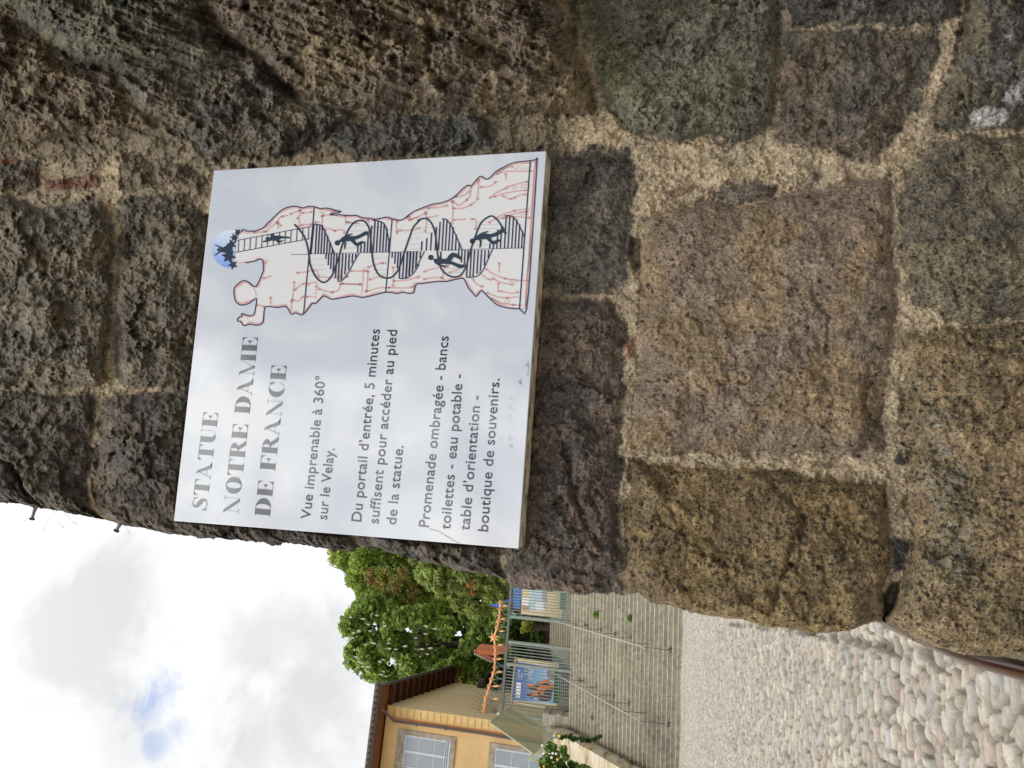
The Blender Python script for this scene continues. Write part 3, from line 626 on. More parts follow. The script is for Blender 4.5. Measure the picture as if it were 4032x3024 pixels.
    for i in range(34):
        x = 2010 + r.gauss(0, 8); y = r.uniform(1560, 1770) if i < 44 else r.uniform(1495, 1525); ribbon(mb, [(x, y), (x + r.uniform(-5, 5), y + r.uniform(-6, 6))], r.uniform(.7, 1.7), PRINT_Z * 1.6)
    for x, y, dx, dy in ((2078, 1425, 3, 30), (2080, 1462, -2, 18), (2066, 1440, 14, -4), (2040, 1500, 12, 14), (2048, 1492, 6, 18)): ribbon(mb, [(x, y), (x + dx, y + dy)], 2.2, PRINT_Z * 1.6)
    for i in range(26):
        x, y = r.uniform(720, 2050), r.uniform(720, 2050); ribbon(mb, [(x, y), (x + r.uniform(-7, 7), y + r.uniform(-9, 9))], r.uniform(.6, 1.3), PRINT_Z * 1.6)
    mb.build('scratches', dk, root)['kind'] = 'stuff'
def ribbon(mb, pts, w, off=PRINT_Z, closed=False, c=None):
    """flat printed stroke on the panel; w in photo pixels"""
    n = len(pts); L_, R_ = [], []
    for i, (x, y) in enumerate(pts):
        a = pts[(i - 1) % n] if closed else pts[max(i - 1, 0)]; b = pts[(i + 1) % n] if closed else pts[min(i + 1, n - 1)]
        dx, dy = b[0] - a[0], b[1] - a[1]; l = math.hypot(dx, dy) or 1; ww = (w[i] if isinstance(w, (list, tuple)) else w) / 2
        L_.append(sp((x - dy / l * ww, y + dx / l * ww), off)); R_.append(sp((x + dy / l * ww, y - dx / l * ww), off))
    k = n if closed else n - 1
    mb.add(L_ + R_, [(i, (i + 1) % n, n + (i + 1) % n, n + i) for i in range(k)], c)
def smooth(pts, n=6, closed=False):
    out = []; m = len(pts)
    for i in range(m if closed else m - 1):
        p0 = pts[(i - 1) % m] if closed or i > 0 else pts[i]; p1 = pts[i]; p2 = pts[(i + 1) % m]; p3 = pts[(i + 2) % m] if closed or i + 2 < m else p2
        for k in range(n):
            t = k / n
            out.append(tuple(.5 * (2 * p1[j] + (p2[j] - p0[j]) * t + (2 * p0[j] - 5 * p1[j] + 4 * p2[j] - p3[j]) * t * t + (3 * p1[j] - p0[j] - 3 * p2[j] + p3[j]) * t ** 3) for j in range(2)))
    if not closed: out.append(pts[-1])
    return out
OUTLINE = (T('B', [(400,410),(470,400),(560,400),(630,380),(685,345),(720,305),(790,240),(850,180),(910,135),(980,110),(1060,100),(1145,120),(1215,102),(1290,108),(1370,133),(1410,122),(1480,132),(1560,155),(1605,160),(1580,178),(1490,190),(1478,203),(1560,205)])
  + T('C', [(700,250),(870,262),(950,258),(1050,295),(1150,300),(1240,315),(1350,295),(1415,285),(1490,310),(1600,330),(1660,310),(1740,250)])
  + T('D', [(0,690),(70,640),(150,605),(260,565),(350,550),(430,520),(500,470),(560,410),(615,375),(640,385),(690,330),(735,288),(790,317),(830,300),(890,240),(970,195),(1060,155),(1170,140),(1278,125),(1293,105),(1290,200),(1245,900),(1190,1600),(1120,1600),(1000,1590),(900,1560),(830,1500),(780,1450),(745,1420),(720,1440),(690,1478),(665,1450),(620,1400),(590,1340),(575,1310),(550,1297),(480,1310),(400,1328),(300,1330),(150,1350),(95,1360),(70,1440),(0,1443)])
  + T('C', [(1640,1400),(1560,1420),(1490,1405),(1390,1400),(1260,1430),(1140,1460),(1040,1475),(910,1455),(800,1470),(690,1490),(590,1503),(520,1470),(470,1455),(420,1495),(350,1565),(300,1565),(230,1659)])
  + T('B', [(1145,1408),(1110,1410),(1060,1390),(1005,1405),(970,1345),(935,1312),(830,1325),(690,1320),(665,1500),(595,1538),(500,1525),(430,1545),(400,1500),(352,1483),(375,1440),(410,1430),(405,1398),(480,1420),(555,1408),(585,1215),(500,1270),(400,1295),(330,1240),(312,1110),(340,1060),(420,1000),(490,1020),(530,1055),(585,1065),(660,900),(670,850),(655,750),(600,745),(560,765),(400,790),(335,780)]))
def interp(pl, x):
    xs = [p[0] for p in pl]; ys = [p[1] for p in pl]; return float(np.interp(x, xs, ys))
def draw_statue(root):
    white = ink('statue white ink', (.66, .65, .63)); pink = ink('pink ink', (.60, .36, .325)); navy = ink('dark line ink', (.022, .018, .05)); black = ink('silhouette ink', (.018, .024, .026)); hair = ink('thin grey ink', (.36, .37, .38))
    Z = PRINT_Z
    ol = smooth(OUTLINE, 3, True)
    crown = T('B', [(300,790),(340,720),(330,640),(350,520),(370,450)])
    mb = MB(); mb.poly([sp(p, Z * .45) for p in OUTLINE + crown]); mb.build('statue_shape', white, root)
    # inner pink shading along the outline: offset copy
    cen = np.array(OUTLINE); inn = []
    n = len(OUTLINE); mb = MB()
    area = sum(OUTLINE[i][0] * OUTLINE[(i + 1) % n][1] - OUTLINE[(i + 1) % n][0] * OUTLINE[i][1] for i in range(n))
    sg = 1 if area > 0 else -1
    for i in range(n):
        a, b = OUTLINE[i - 1], OUTLINE[(i + 1) % n]; dx, dy = b[0] - a[0], b[1] - a[1]; l = math.hypot(dx, dy) or 1
        w = 7 + 3 * math.sin(i * 1.7) + (3 if i % 5 == 0 else 0); inn.append((OUTLINE[i][0] - sg * dy / l * w, OUTLINE[i][1] + sg * dx / l * w))
    for i in range(n - 1): mb.add([sp(OUTLINE[i], Z * .9), sp(OUTLINE[i + 1], Z * .9), sp(inn[i + 1], Z * .9), sp(inn[i], Z * .9)], [(0, 1, 2, 3)])
    def blob(x, y, r, e=1.):
        mb.poly([sp((x + r * e * math.cos(t), y + r * math.sin(t)), Z * .9) for t in np.linspace(0, 2 * math.pi, 9)[:-1]])
    def vein(tag_, pts, w=5.8, nodes=True):
        q = T(tag_, pts); ribbon(mb, smooth(q, 3), w, Z * .9)
        if nodes:
            for k, (x, y) in enumerate(q):
                if k % 2 == 0: blob(x, y, w * .95, 1.4)
    vein('B', [(560,420),(620,415),(680,408)]); vein('B', [(700,405),(760,350),(835,295)]); vein('B', [(835,295),(860,240),(900,222),(970,207)]); vein('B', [(1000,192),(1050,172),(1110,150)]); vein('B', [(850,310),(845,375)]); blob(*T('B', [(882,335)])[0], 6)
    vein('B', [(1110,150),(1105,210),(1085,245),(1105,300),(1100,345)]); vein('B', [(1140,180),(1200,178),(1255,168)]); vein('B', [(1130,328),(1190,322),(1250,318)])
    vein('B', [(1290,295),(1350,292)]); vein('B', [(1378,220),(1380,280),(1370,340)]); vein('B', [(1390,212),(1470,206)]); vein('B', [(1360,372),(1470,372),(1530,395),(1620,380),(1650,420)]); vein('B', [(1665,215),(1660,330)]); vein('B', [(1690,295),(1800,312)])
    blob(*T('B', [(1357,170)])[0], 4); blob(*T('B', [(1390,180)])[0], 4)
    vein('B', [(680,790),(720,750)]); vein('B', [(670,970),(770,940)]); vein('B', [(1080,905),(1180,895),(1280,875)]); vein('B', [(1040,1020),(1030,1140),(1010,1250),(1005,1380)]); vein('B', [(1050,1110),(1110,1060),(1165,1035)]); vein('B', [(1020,1230),(1080,1250),(1150,1195)])
    vein('B', [(1190,1195),(1270,1188)]); vein('B', [(1210,1040),(1300,1015),(1310,1075)]); vein('B', [(1340,1100),(1440,1130),(1500,1140),(1580,1110),(1600,1040)]); vein('B', [(1620,1035),(1730,1045),(1843,1045)]); vein('B', [(755,1205),(755,1290)]); vein('B', [(590,1295),(630,1300),(680,1315)]); vein('B', [(545,1085),(575,1140),(578,1200)], 3, False)
    for x, y in ((1310,1110),(1300,1150),(1295,1200),(1320,885),(1325,920)): blob(*T('B', [(x, y)])[0], 4.5)
    vein('B', [(1330,955),(1430,960),(1600,960),(1690,950)])
    vein('C', [(820,360),(1000,378)]); vein('C', [(880,1085),(980,1085),(1100,1080)]); vein('C', [(1065,1040),(1050,1240),(1030,1450)], 4, False); vein('C', [(1130,1090),(1120,1200),(1110,1380)]); vein('C', [(1130,1030),(1180,1005),(1340,965),(1400,962)])
    vein('C', [(1150,1210),(1270,1175),(1350,1160)]); vein('C', [(1100,1390),(1290,1335),(1440,1330),(1700,1335),(1790,1315)]); vein('C', [(1520,1230),(1700,1220),(1880,1170)]); vein('C', [(1500,1030),(1510,1160),(1500,1300)]); vein('C', [(720,1060),(720,1210)], 5, False); vein('C', [(810,1170),(850,1165)]); vein('C', [(750,1275),(880,1275),(1010,1280)])
    vein('C', [(1560,350),(1545,420),(1560,500),(1558,545)]); vein('C', [(1600,480),(1780,480),(1885,450)]); vein('C', [(1760,320),(1885,285)]); vein('C', [(1130,330),(1150,370)]); vein('C', [(1200,440),(1420,430)], 3)
    for pts in ([(30,720),(110,690),(190,655)], [(210,700),(320,675)], [(220,605),(320,595),(400,578)], [(195,640),(200,760),(185,830)], [(455,540),(460,650),(450,760)], [(470,720),(590,712)], [(650,712),(690,720),(685,810)], [(715,330),(710,450),(703,515)], [(740,395),(830,385),(885,345)], [(985,270),(985,320)],
                [(470,605),(560,605),(640,570),(690,535)], [(640,400),(630,480),(600,520),(520,580)], [(460,535),(520,580)], [(490,490),(560,480),(620,440)], [(830,500),(900,445),(980,410)], [(870,490),(1000,450),(1180,425)], [(1000,395),(1070,370),(1200,340)], [(960,485),(1000,505),(1040,515)], [(1070,500),(1120,475),(1180,468)],
                [(820,745),(870,715),(960,700),(1100,690),(1220,700)], [(880,700),(960,665),(1070,630),(1220,605)], [(1000,680),(1080,655),(1190,640)], [(180,1230),(290,1195),(400,1180)], [(180,1305),(270,1290),(350,1290)], [(360,1300),(370,1210),(410,1170)], [(430,1240),(530,1205)], [(920,1150),(920,1240)], [(790,1205),(850,1250),(980,1300),(1130,1320),(1200,1320)], [(860,1300),(940,1340),(1050,1360)],
                [(660,1310),(690,1350),(750,1380)], [(910,1350),(905,1440)], [(930,1425),(1040,1445),(1100,1435)], [(800,1440),(900,1480),(1000,1490),(1110,1480)], [(850,1500),(940,1540),(1060,1560),(1150,1565)], [(720,1235),(780,1290),(830,1310)], [(900,265),(1000,240),(1240,235)], [(920,240),(1000,200),(1040,190)]): vein('D', pts, 5.6)
    for x, y, rx, ry in ((1083,190,26,24), (1070,395,24,14), (1000,1525,24,20), (1060,1320,40,16)): ribbon(mb, T('D', [(x + rx * math.cos(t), y + ry * math.sin(t)) for t in np.linspace(0, 2 * math.pi, 13)[:-1]]), 3.2, Z * .9, True)
    for q in ([(1135,165),(1240,160),(1235,205),(1140,208)], [(1125,380),(1225,365),(1220,395),(1130,400)], [(1120,640),(1210,632),(1205,668),(1120,670)]): ribbon(mb, T('D', q), 3.2, Z * .9, True)
    ribbon(mb, T('D', [(1280,140),(1265,240),(1235,700),(1215,1100),(1195,1270),(1180,1580)]), 7, Z * .9)
    mb.build('pink_masonry_pattern', pink, root)
    mb = MB(); ribbon(mb, ol[:-6], 4.4, Z * 1.3); mb.build('outline', navy, root)
    # ------- stairs, floors, ladder
    mb = MB()
    ribbon(mb, T('B', [(1283,110),(1260,400),(1240,680)]), 4.5, Z * 1.5); ribbon(mb, T('B', [(1274,320),(1238,680)]), 9, Z * 1.5); ribbon(mb, T('B', [(1222,680),(1155,1395)]), 4.5, Z * 1.5)
    ribbon(mb, T('C', [(1487,310),(1440,860),(1390,1400)]), 4.2, Z * 1.5); ribbon(mb, T('D', [(1227,130),(1170,900),(1120,1600)]), 5, Z * 1.5)
    ribbon(mb, T('B', [(1000,685),(1230,680)]), 2, Z * 1.5); ribbon(mb, T('C', [(240,832),(1885,795)]), 2, Z * 1.5); ribbon(mb, T('D', [(360,1020),(1162,997)]), 2, Z * 1.5)
    mb.build('floor_lines', navy, root)
    mb = MB()
    up1 = T('C', [(325,390),(430,405),(480,480),(560,660),(630,825)]); lo1 = T('C', [(690,1245),(750,1220),(830,1120),(920,950),(1000,815)])
    up2 = T('C', [(1190,330),(1290,345),(1370,390),(1410,500),(1450,700)]); lo2 = T('C', [(1600,1195),(1700,1190),(1800,1120),(1885,990)]) + T('D', [(110,1170),(180,1030)])
    up3 = T('D', [(350,708),(400,720),(450,790),(510,920),(555,1020)]); lo3 = T('D', [(600,1290),(690,1280),(750,1230),(800,1130),(855,1005)]); up4 = T('D', [(970,680),(1040,682),(1090,730),(1130,800),(1170,890)])
    for pl in (up1, lo1, up2, lo2, up3, lo3, up4): ribbon(mb, smooth(pl, 5), 4, Z * 1.7)
    def bars(tag_, axis_y, items, slope=-.06):       # treads: from the newel line to y
        for x, y in items: ribbon(mb, T(tag_, [(x, axis_y), (x + slope * (y - axis_y), y)]), 5.4 if tag_ == 'C' else 5.2, Z * 1.7)
    bars('C', 825, [(345,392),(388,395),(430,405),(472,470),(515,560),(555,650),(597,750)]); bars('C', 828, [(507,905),(547,998),(587,1060),(627,1140),(667,1195),(708,1238),(755,1225),(803,1140),(852,1065),(900,970),(948,890)])
    bars('C', 808, [(975,715),(1020,690),(1072,650),(1117,545),(1158,410),(1205,335),(1252,340),(1300,350),(1345,380),(1390,450),(1430,600)]); bars('C', 800, [(1490,890),(1535,978),(1578,1045),(1615,1195),(1665,1195),(1712,1190),(1757,1155),(1805,1115),(1850,1050)])
    bars('D', 1024, [(150,932),(197,900),(240,848),(285,790),(318,740),(352,708),(385,716),(418,745),(450,790),(485,865),(520,940)]); bars('D', 1018, [(520,1080),(552,1140),(582,1185),(612,1290),(645,1288),(676,1280),(712,1255),(745,1225),(780,1170),(815,1100)])
    bars('D', 1003, [(825,955),(860,930),(895,815),(930,780),(970,682),(1005,682),(1042,685),(1075,715),(1108,765),(1140,830)])
    bars('D', 1030, [(15,1290),(45,1270),(75,1225),(105,1175),(140,1100)])
    mb.build('stair_treads', navy, root)
    mb = MB()
    H1 = T('C', [(35,390),(110,470),(180,570),(220,680),(250,820),(265,960),(310,1090),(370,1190),(450,1250),(520,1235),(600,1140),(650,1010),(700,870),(740,720),(800,560),(850,450),(930,360),(1020,335),(1090,360),(1140,440),(1165,560),(1180,720),(1200,920),(1240,1060),(1310,1160),(1400,1190),(1490,1170),(1570,1080),(1620,960),(1670,800),(1740,600),(1800,440),(1885,340)]) + T('D', [(110,730),(180,705),(240,740),(280,830),(300,960),(315,1100),(345,1200),(400,1260),(470,1285),(540,1265),(590,1180),(640,1010),(680,890),(740,750),(830,683),(890,710),(950,790),(990,860)])
    ribbon(mb, smooth(H1, 5), 6.4, Z * 1.9); mb.build('spiral_rail', black, root)
    mb = MB(); r = random.Random(2)
    for tag_, x0, x1, ys in (('C', 270, 500, (910, 1000, 1065, 1150)), ('C', 860, 1110, (415, 490)), ('C', 800, 960, (660, 745)), ('C', 1200, 1420, (895, 985, 1070, 1130)), ('D', 20, 150, (905, 960, 1010)), ('D', 60, 260, (800, 850)), ('D', 700, 900, (770, 810)), ('D', 350, 560, (1205, 1245)), ('D', 660, 800, (970,))):
        for y in ys: mb = MB(); ribbon(mb, T(tag_, [(x0 + r.uniform(0, 15), y), (x1, y - .03 * (x1 - x0))]), 1.3, Z * 1.1); mb.build('thin_step', hair, root)
    mb = MB(); ribbon(mb, T('B', [(360,512),(1250,343)]), 2.8, Z * 1.6); ribbon(mb, T('B', [(325,660),(1235,492)]), 2.8, Z * 1.6)
    for k in range(13):
        x = 372 + 70.5 * k; ribbon(mb, T('B', [(x, 510 - .19 * (x - 372)), (x - 9, 654 - .185 * (x - 372))]), 2.8, Z * 1.6)
    mb.build('ladder', navy, root)
    # sky disc and silhouettes
    mb = MB(); pts = [(330, 385)] + [(300 + 262 * math.cos(math.radians(a)) * 1.0, 615 + 238 * math.sin(math.radians(a))) for a in range(262, 96, -6)] + [(300, 800), (330, 640)]
    pp = T('B', pts); k = len(pp); mid = T('B', [(250, 620)])[0]
    def bc(p):
        t = max(0, min(1, (p[1] - 905) / 150)); return (.62 - .44 * t, .68 - .36 * t, .74 - .04 * t)
    vs = [sp(mid, Z * .7)] + [sp(p, Z * .7) for p in pp]; b0 = len(mb.v); mb.v = [tuple(v) for v in vs]; mb.c = [bc(mid)] + [bc(p) for p in pp]; mb.f = [(0, 1 + i, 1 + (i + 1) % k) for i in range(k)]
    dm = mat('sky disc ink', (.3, .45, .75), .04, attr=True); dm.node_tree.nodes['Principled BSDF'].inputs['IOR'].default_value = PANEL_IOR
    mb.build('sky_disc', dm, root)
    mb = MB()
    def star(tag_, x, y, r, n=5, a0=0., inner=.45): mb.poly([sp(p, Z * 1.8) for p in T(tag_, [(x + r * (1 if i % 2 == 0 else inner) * math.cos(a0 + math.pi * i / n), y + r * (1 if i % 2 == 0 else inner) * math.sin(a0 + math.pi * i / n)) for i in range(2 * n)])])
    star('B', 360, 415, 48, 5, .3); star('B', 318, 480, 58, 6, .1); star('B', 285, 560, 66, 5, .6); star('B', 250, 705, 92, 6, .2, .5); star('B', 300, 808, 66, 5, .5, .4)
    mb.poly([sp(p, Z * 1.85) for p in T('B', [(80,570),(85,562),(150,588),(180,600),(230,570),(300,560),(290,660),(220,665),(155,655),(82,700),(74,692),(140,642),(152,628),(140,603)])])
    def disc(tag_, x, y, r): mb.poly([sp(p, Z * 1.9) for p in T(tag_, [(x + r * math.cos(t), y + r * math.sin(t)) for t in np.linspace(0, 2 * math.pi, 15)[:-1]])])
    disc('B', 127, 626, 18); mb.build('star_crown', black, root); mb = MB()
    mb.poly([sp(p, Z * 1.95) for p in T('B', [(655,525),(700,512),(705,500),(730,480),(760,470),(752,448),(790,430),(787,455),(840,455),(900,462),(990,472),(988,490),(900,490),(858,500),(850,515),(922,512),(850,552),(820,517),(760,517),(700,535),(660,535)])]); disc('B', 715, 492, 20); mb.build('climber_silhouette', black, root); mb = MB()
    W1 = [(690,640),(740,590),(800,550),(880,528),(908,535),(880,548),(840,560),(930,570),(1000,545),(1090,493),(1140,500),(1132,582),(1112,545),(1000,602),(930,622),(962,672),(1030,640),(1078,650),(1078,692),(1060,670),(970,722),(935,702),(870,640),(790,648),(807,670),(792,752),(772,768),(777,670),(755,650),(705,662)]
    mb.poly([sp(p, Z * 1.95) for p in T('C', W1)]); disc('C', 675, 668, 40); mb.build('walker_silhouette', black, root); mb = MB()
    o1 = T('C', [(675, 668)])[0]; o3 = T('D', [(655, 930)])[0]; sc = 1.06
    w3 = [(o3[0] + (p[0] - o1[0]) * sc, o3[1] + (p[1] - o1[1]) * sc) for p in T('C', W1)]
    mb.poly([sp(p, Z * 1.95) for p in w3]); disc('D', 655, 930, 27); mb.build('walker_silhouette', black, root); mb = MB()
    mb.poly([sp(p, Z * 1.95) for p in T('D', [(265,1105),(322,1105),(337,1062),(333,1030),(348,1036),(347,1080),(352,1105),(395,1105),(430,1060),(460,1043),(500,1053),(547,1090),(542,1120),(500,1097),(470,1087),(442,1125),(500,1150),(560,1165),(575,1140),(582,1160),(562,1197),(520,1197),(450,1162),(370,1155),(322,1160),(370,1168),(402,1178),(385,1190),(320,1172),(280,1145)])]); disc('D', 243, 1092, 27)
    mb.build('walker_silhouette', black, root)
build_sign()
# ------------------------------------------------------------------ street of cobbles
SL = .094; EYE = 1.6
def gz(y): return -EYE + SL * y
def build_street():
    ys = np.exp(np.linspace(math.log(2.6), math.log(29.4), 860)); xr = np.concatenate([np.linspace(-1.1, -.62, 90)[:-1], np.linspace(-.62, -.17, 470), np.linspace(-.17, .35, 160)[1:]])
    Y = np.repeat(ys[:, None], len(xr), 1); X = Y * xr[None, :]
    wx = X + .03 * fbm(X * 3, Y * 3, 301, 3); wy = Y + .03 * fbm(X * 3, Y * 3, 311, 3)
    # rows of stones laid across the street
    A, Bq = .128, .074
    sz = 1 + .0 * X
    u = wx / A; v = wy / Bq
    iu = np.floor(u).astype(np.int64); iv = np.floor(v).astype(np.int64)
    f1 = np.full(X.shape, 9.); f2 = np.full(X.shape, 9.); cid = np.zeros(X.shape); dxs = np.zeros(X.shape); dys = np.zeros(X.shape)
    for dj in (-1, 0, 1):
        for di in (-2, -1, 0, 1, 2):
            a, b = iu + di, iv + dj
            cx = a + .5 + (rnd(a, b, 1) - .5) * .95 + .5 * (b % 2); cy = b + .5 + (rnd(a, b, 2) - .5) * .75
            w = .7 + .8 * rnd(a, b, 3)
            d = np.sqrt(((u - cx)) ** 2 + ((v - cy) * 1.05) ** 2) / w
            nf = d < f1
            f2 = np.where(nf, f1, np.minimum(f2, d)); cid = np.where(nf, rnd(a, b, 7), cid); f1 = np.where(nf, d, f1)
    e = f2 - f1
    st = sstep(.03, .36, e)
    amp = np.interp(Y, [3, 10, 29], [.042, .042, .038])
    h = amp * (st ** .7) * (.65 + .7 * cid) + .0025 * fbm(X * 14, Y * 14, 321, 3) * st + .002 * fbm(X * 40, Y * 40, 331, 3)
    sand = amp * (.10 + .22 * fbm(X * 3, Y * 3, 391, 3)); sm_ = sstep(-.003, .004, sand - h); h = np.maximum(h, sand + .0035 * fbm(X * 45, Y * 45, 395, 3))
    # open joint beside the border course along the wall
    gl = sdist([(-.55, 2.4), (-1.02, 3.3), (-1.305, 4.13), (-1.75, 5.7), (-2.58, 8.77), (-4.2, 14.2), (-4.16, 14.2), (-2.53, 8.78), (-1.70, 5.72), (-1.25, 4.15), (-.96, 3.32), (-.5, 2.42)], X + .02 * fbm(X * 6, Y * 6, 341, 3), Y)
    gm = sstep(-.03, .015, gl) * sstep(-.3, .2, fbm(X * 5, Y * 5, 351, 3) + .25); h -= .035 * gm
    Z = gz(Y) + h + .03 * fbm(X * .6, Y * .6, 361, 2)
    r1 = rnd((cid * 99991).astype(np.int64), (cid * 7919).astype(np.int64), 11); r2 = rnd((cid * 99991).astype(np.int64), (cid * 7919).astype(np.int64), 12)
    pal = np.array([(.46, .41, .335), (.43, .40, .35), (.49, .43, .335), (.41, .37, .305), (.46, .365, .305), (.40, .385, .36), (.50, .455, .38)])
    pal = pal * .75 + np.array([.435, .395, .335]) * .25; ci = np.clip((r1 * 9).astype(int), 0, 8); ci = np.array([0, 1, 2, 3, 0, 5, 6, 2, 4])[ci]
    col = pal[ci] * (.66 + .36 * r2)[..., None] * (1 + .14 * fbm(X * 22, Y * 22, 371, 3))[..., None]
    mor = np.array([.20, .172, .13]) * (1 + .2 * fbm(X * 30, Y * 30, 381, 3))[..., None]
    k = sstep(.07, .27, e)[..., None]; k = k * (1 - sm_)[..., None]; col = mor * (1 - k) + col * k
    farm = (sstep(12, 26, Y) * .18)[..., None]; col = col * (1 - farm) + np.array([.44, .395, .32]) * farm
    col = col * (1 - .75 * gm)[..., None] + np.array([.10, .085, .065]) * (.75 * gm)[..., None]
    m = mat('cobble', (.4, .36, .3), .85, .25, attr=True, var=.16, vscale=60, bump=.5, bscale=160)
    o = np_mesh('street', np.stack([X, Y, Z], -1).reshape(-1, 3), grid_faces(*X.shape), m, np.clip(col, .02, .75).reshape(-1, 3)); tag(o, kind='structure')
    # wide ground sheet under everything
    xs = np.array([-400, -60, -30, -18, -4, 4, 20, 60, 400.]); yy = np.array([-300, -40, -5, 2.5, 10, 20, 29.5, 31, 60, 120, 400.])
    V = np.array([(x, y, (gz(min(y, 31)) - .06)) for y in yy for x in xs])
    tag(np_mesh('ground', V, grid_faces(len(yy), len(xs)), mat('packed ground', (.34, .30, .24), .95, .1, var=.25, vscale=3)), kind='structure')
build_street()

# ------------------------------------------------------------------ stone staircase
N1, R1, G1, Y1, Z1 = 29, .196, .294, 29.0, 1.12
def stair_at(y): return Z1 + (y - Y1) * R1 / G1
def left_x(y): return -15.6 - .262 * (y - 32.7)
def steps_flight(name, n, y0, z0, xl, xr, rise, go, m, parent, seed):
    r = random.Random(seed); mb = MB()
    for i in range(n):
        y = y0 + i * go; z = z0 + i * rise; x = xl(y); xe = xr
        while x < xe:
            w = min(r.uniform(1.0, 3.2), xe - x + .01); k = r.uniform(.88, 1.1); t = r.uniform(-.02, .02)
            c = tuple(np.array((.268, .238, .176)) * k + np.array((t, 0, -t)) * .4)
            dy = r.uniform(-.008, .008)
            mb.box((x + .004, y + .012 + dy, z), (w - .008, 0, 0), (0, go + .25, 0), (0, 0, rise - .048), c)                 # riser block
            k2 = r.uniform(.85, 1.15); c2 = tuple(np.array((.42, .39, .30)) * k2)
            mb.box((x + .003, y + dy, z + rise - .048), (w - .006, 0, 0), (0, go + .28, 0), (0, 0, .046 + r.uniform(-.004, .004)), c2)     # tread slab, its paler colour paints in the light from above
            if r.random() < .06: mb.box((x + w - .05, y + .02, z + .01), (.06, 0, 0), (0, .05, 0), (0, 0, rise - .07), (.05, .045, .04))
            x += w
    return mb.build(name, m, parent)
def build_stairs():
    m = mat('grey step stone', (.25, .22, .17), .9, .15, attr=True, var=.30, vscale=5, bump=.5, bscale=30)
    root = empty('stone_staircase', (-9, Y1, Z1), 'broad worn grey stone staircase climbing from the cobbled street to the gate', 'staircase')
    mb = MB(); mb.box((-17, Y1 - .42, Z1 - .30), (20, 0, 0), (0, .5, 0), (0, 0, .30), (.30, .275, .215)); mb.build('bottom_step', m, root)
    steps_flight('lower_flight', N1, Y1, Z1, left_x, 3., R1, G1, m, root, 5)
    yt = Y1 + N1 * G1; zt = Z1 + N1 * R1
    mb = MB(); mb.box((left_x(yt) - 6, yt + .3, zt - .35), (26, 0, 0), (0, 3.2, 0), (0, 0, .33), (.3, .27, .21)); mb.build('landing', m, root)
    m2 = mat('brown step stone', (.25, .21, .16), .9, .15, attr=True, var=.25, vscale=5)
    steps_flight('upper_flight', 13, 40.8, zt, lambda y: -15.6, 0., R1, G1, m2, root, 8)
    mb = MB(); mb.box((-16, 40.8 + 13 * G1, zt + 13 * R1 - .3), (18, 0, 0), (0, 6, 0), (0, 0, .28), (.3, .27, .2)); mb.build('upper_landing', m2, root)
    return yt, zt
YT, ZT = build_stairs()
def on_stairs(px, py):
    r = ray(px, py); y = (Z1 - Y1 * R1 / G1) / (r[2] / r[1] - R1 / G1); return Vector(r * (y / r[1]))
def build_handrails():
    iron = mat('rusty dark iron', (.12, .09, .07), .6, .4, metal=.3, var=.3, vscale=20); steel = mat('worn pale steel rail', (.46, .42, .40), .38, .5, metal=.55)
    specs = [('left', [(2640, 2853), (2562, 2809), (2484, 2771), (2423, 2741), (2362, 2710), (2308, 2683), (2256, 2659)], (2518, 2839), (2172, 2646), 'steel handrail on rusty posts running up the steps nearer the yellow house'),
             ('right', [(2650, 2561), (2569, 2539), (2498, 2514), (2432, 2497), (2376, 2480), (2322, 2468), (2272, 2456)], (2532, 2548), (2179, 2444), 'steel handrail on rusty posts up the steps, the one nearer the rough wall')]
    for _, feet, r0, r1, lab in specs:
        f = [on_stairs(*p) for p in feet]; root = empty('stair_handrail', f[0], lab, 'handrail', 'handrails on the staircase')
        a = at(*r0, f[0].y); b = at(*r1, YT - .1)
        tops = []
        for q in f:
            t = (q.y - a.y) / (b.y - a.y); tops.append(a + (b - a) * t)
        mb = MB(); mb.tube([a + Vector((.0, -.16, -.10)), a + Vector((0, -.08, -.02)), a, *tops[1:-1], b], .024, 8); mb.build('rail', steel, root, True)
        for q, tp in zip(f, tops):
            mb = MB(); mb.tube([q - Vector((0, 0, .02)), Vector((tp.x, tp.y, tp.z))], .015, 6); p = mb.build('post', iron, root, True)
            mb = MB(); mb.box(q - Vector((.075, .075, .02)), (.15, 0, 0), (0, .15, 0), (0, 0, .14)); mb.build('post_foot', iron, p)
build_handrails()

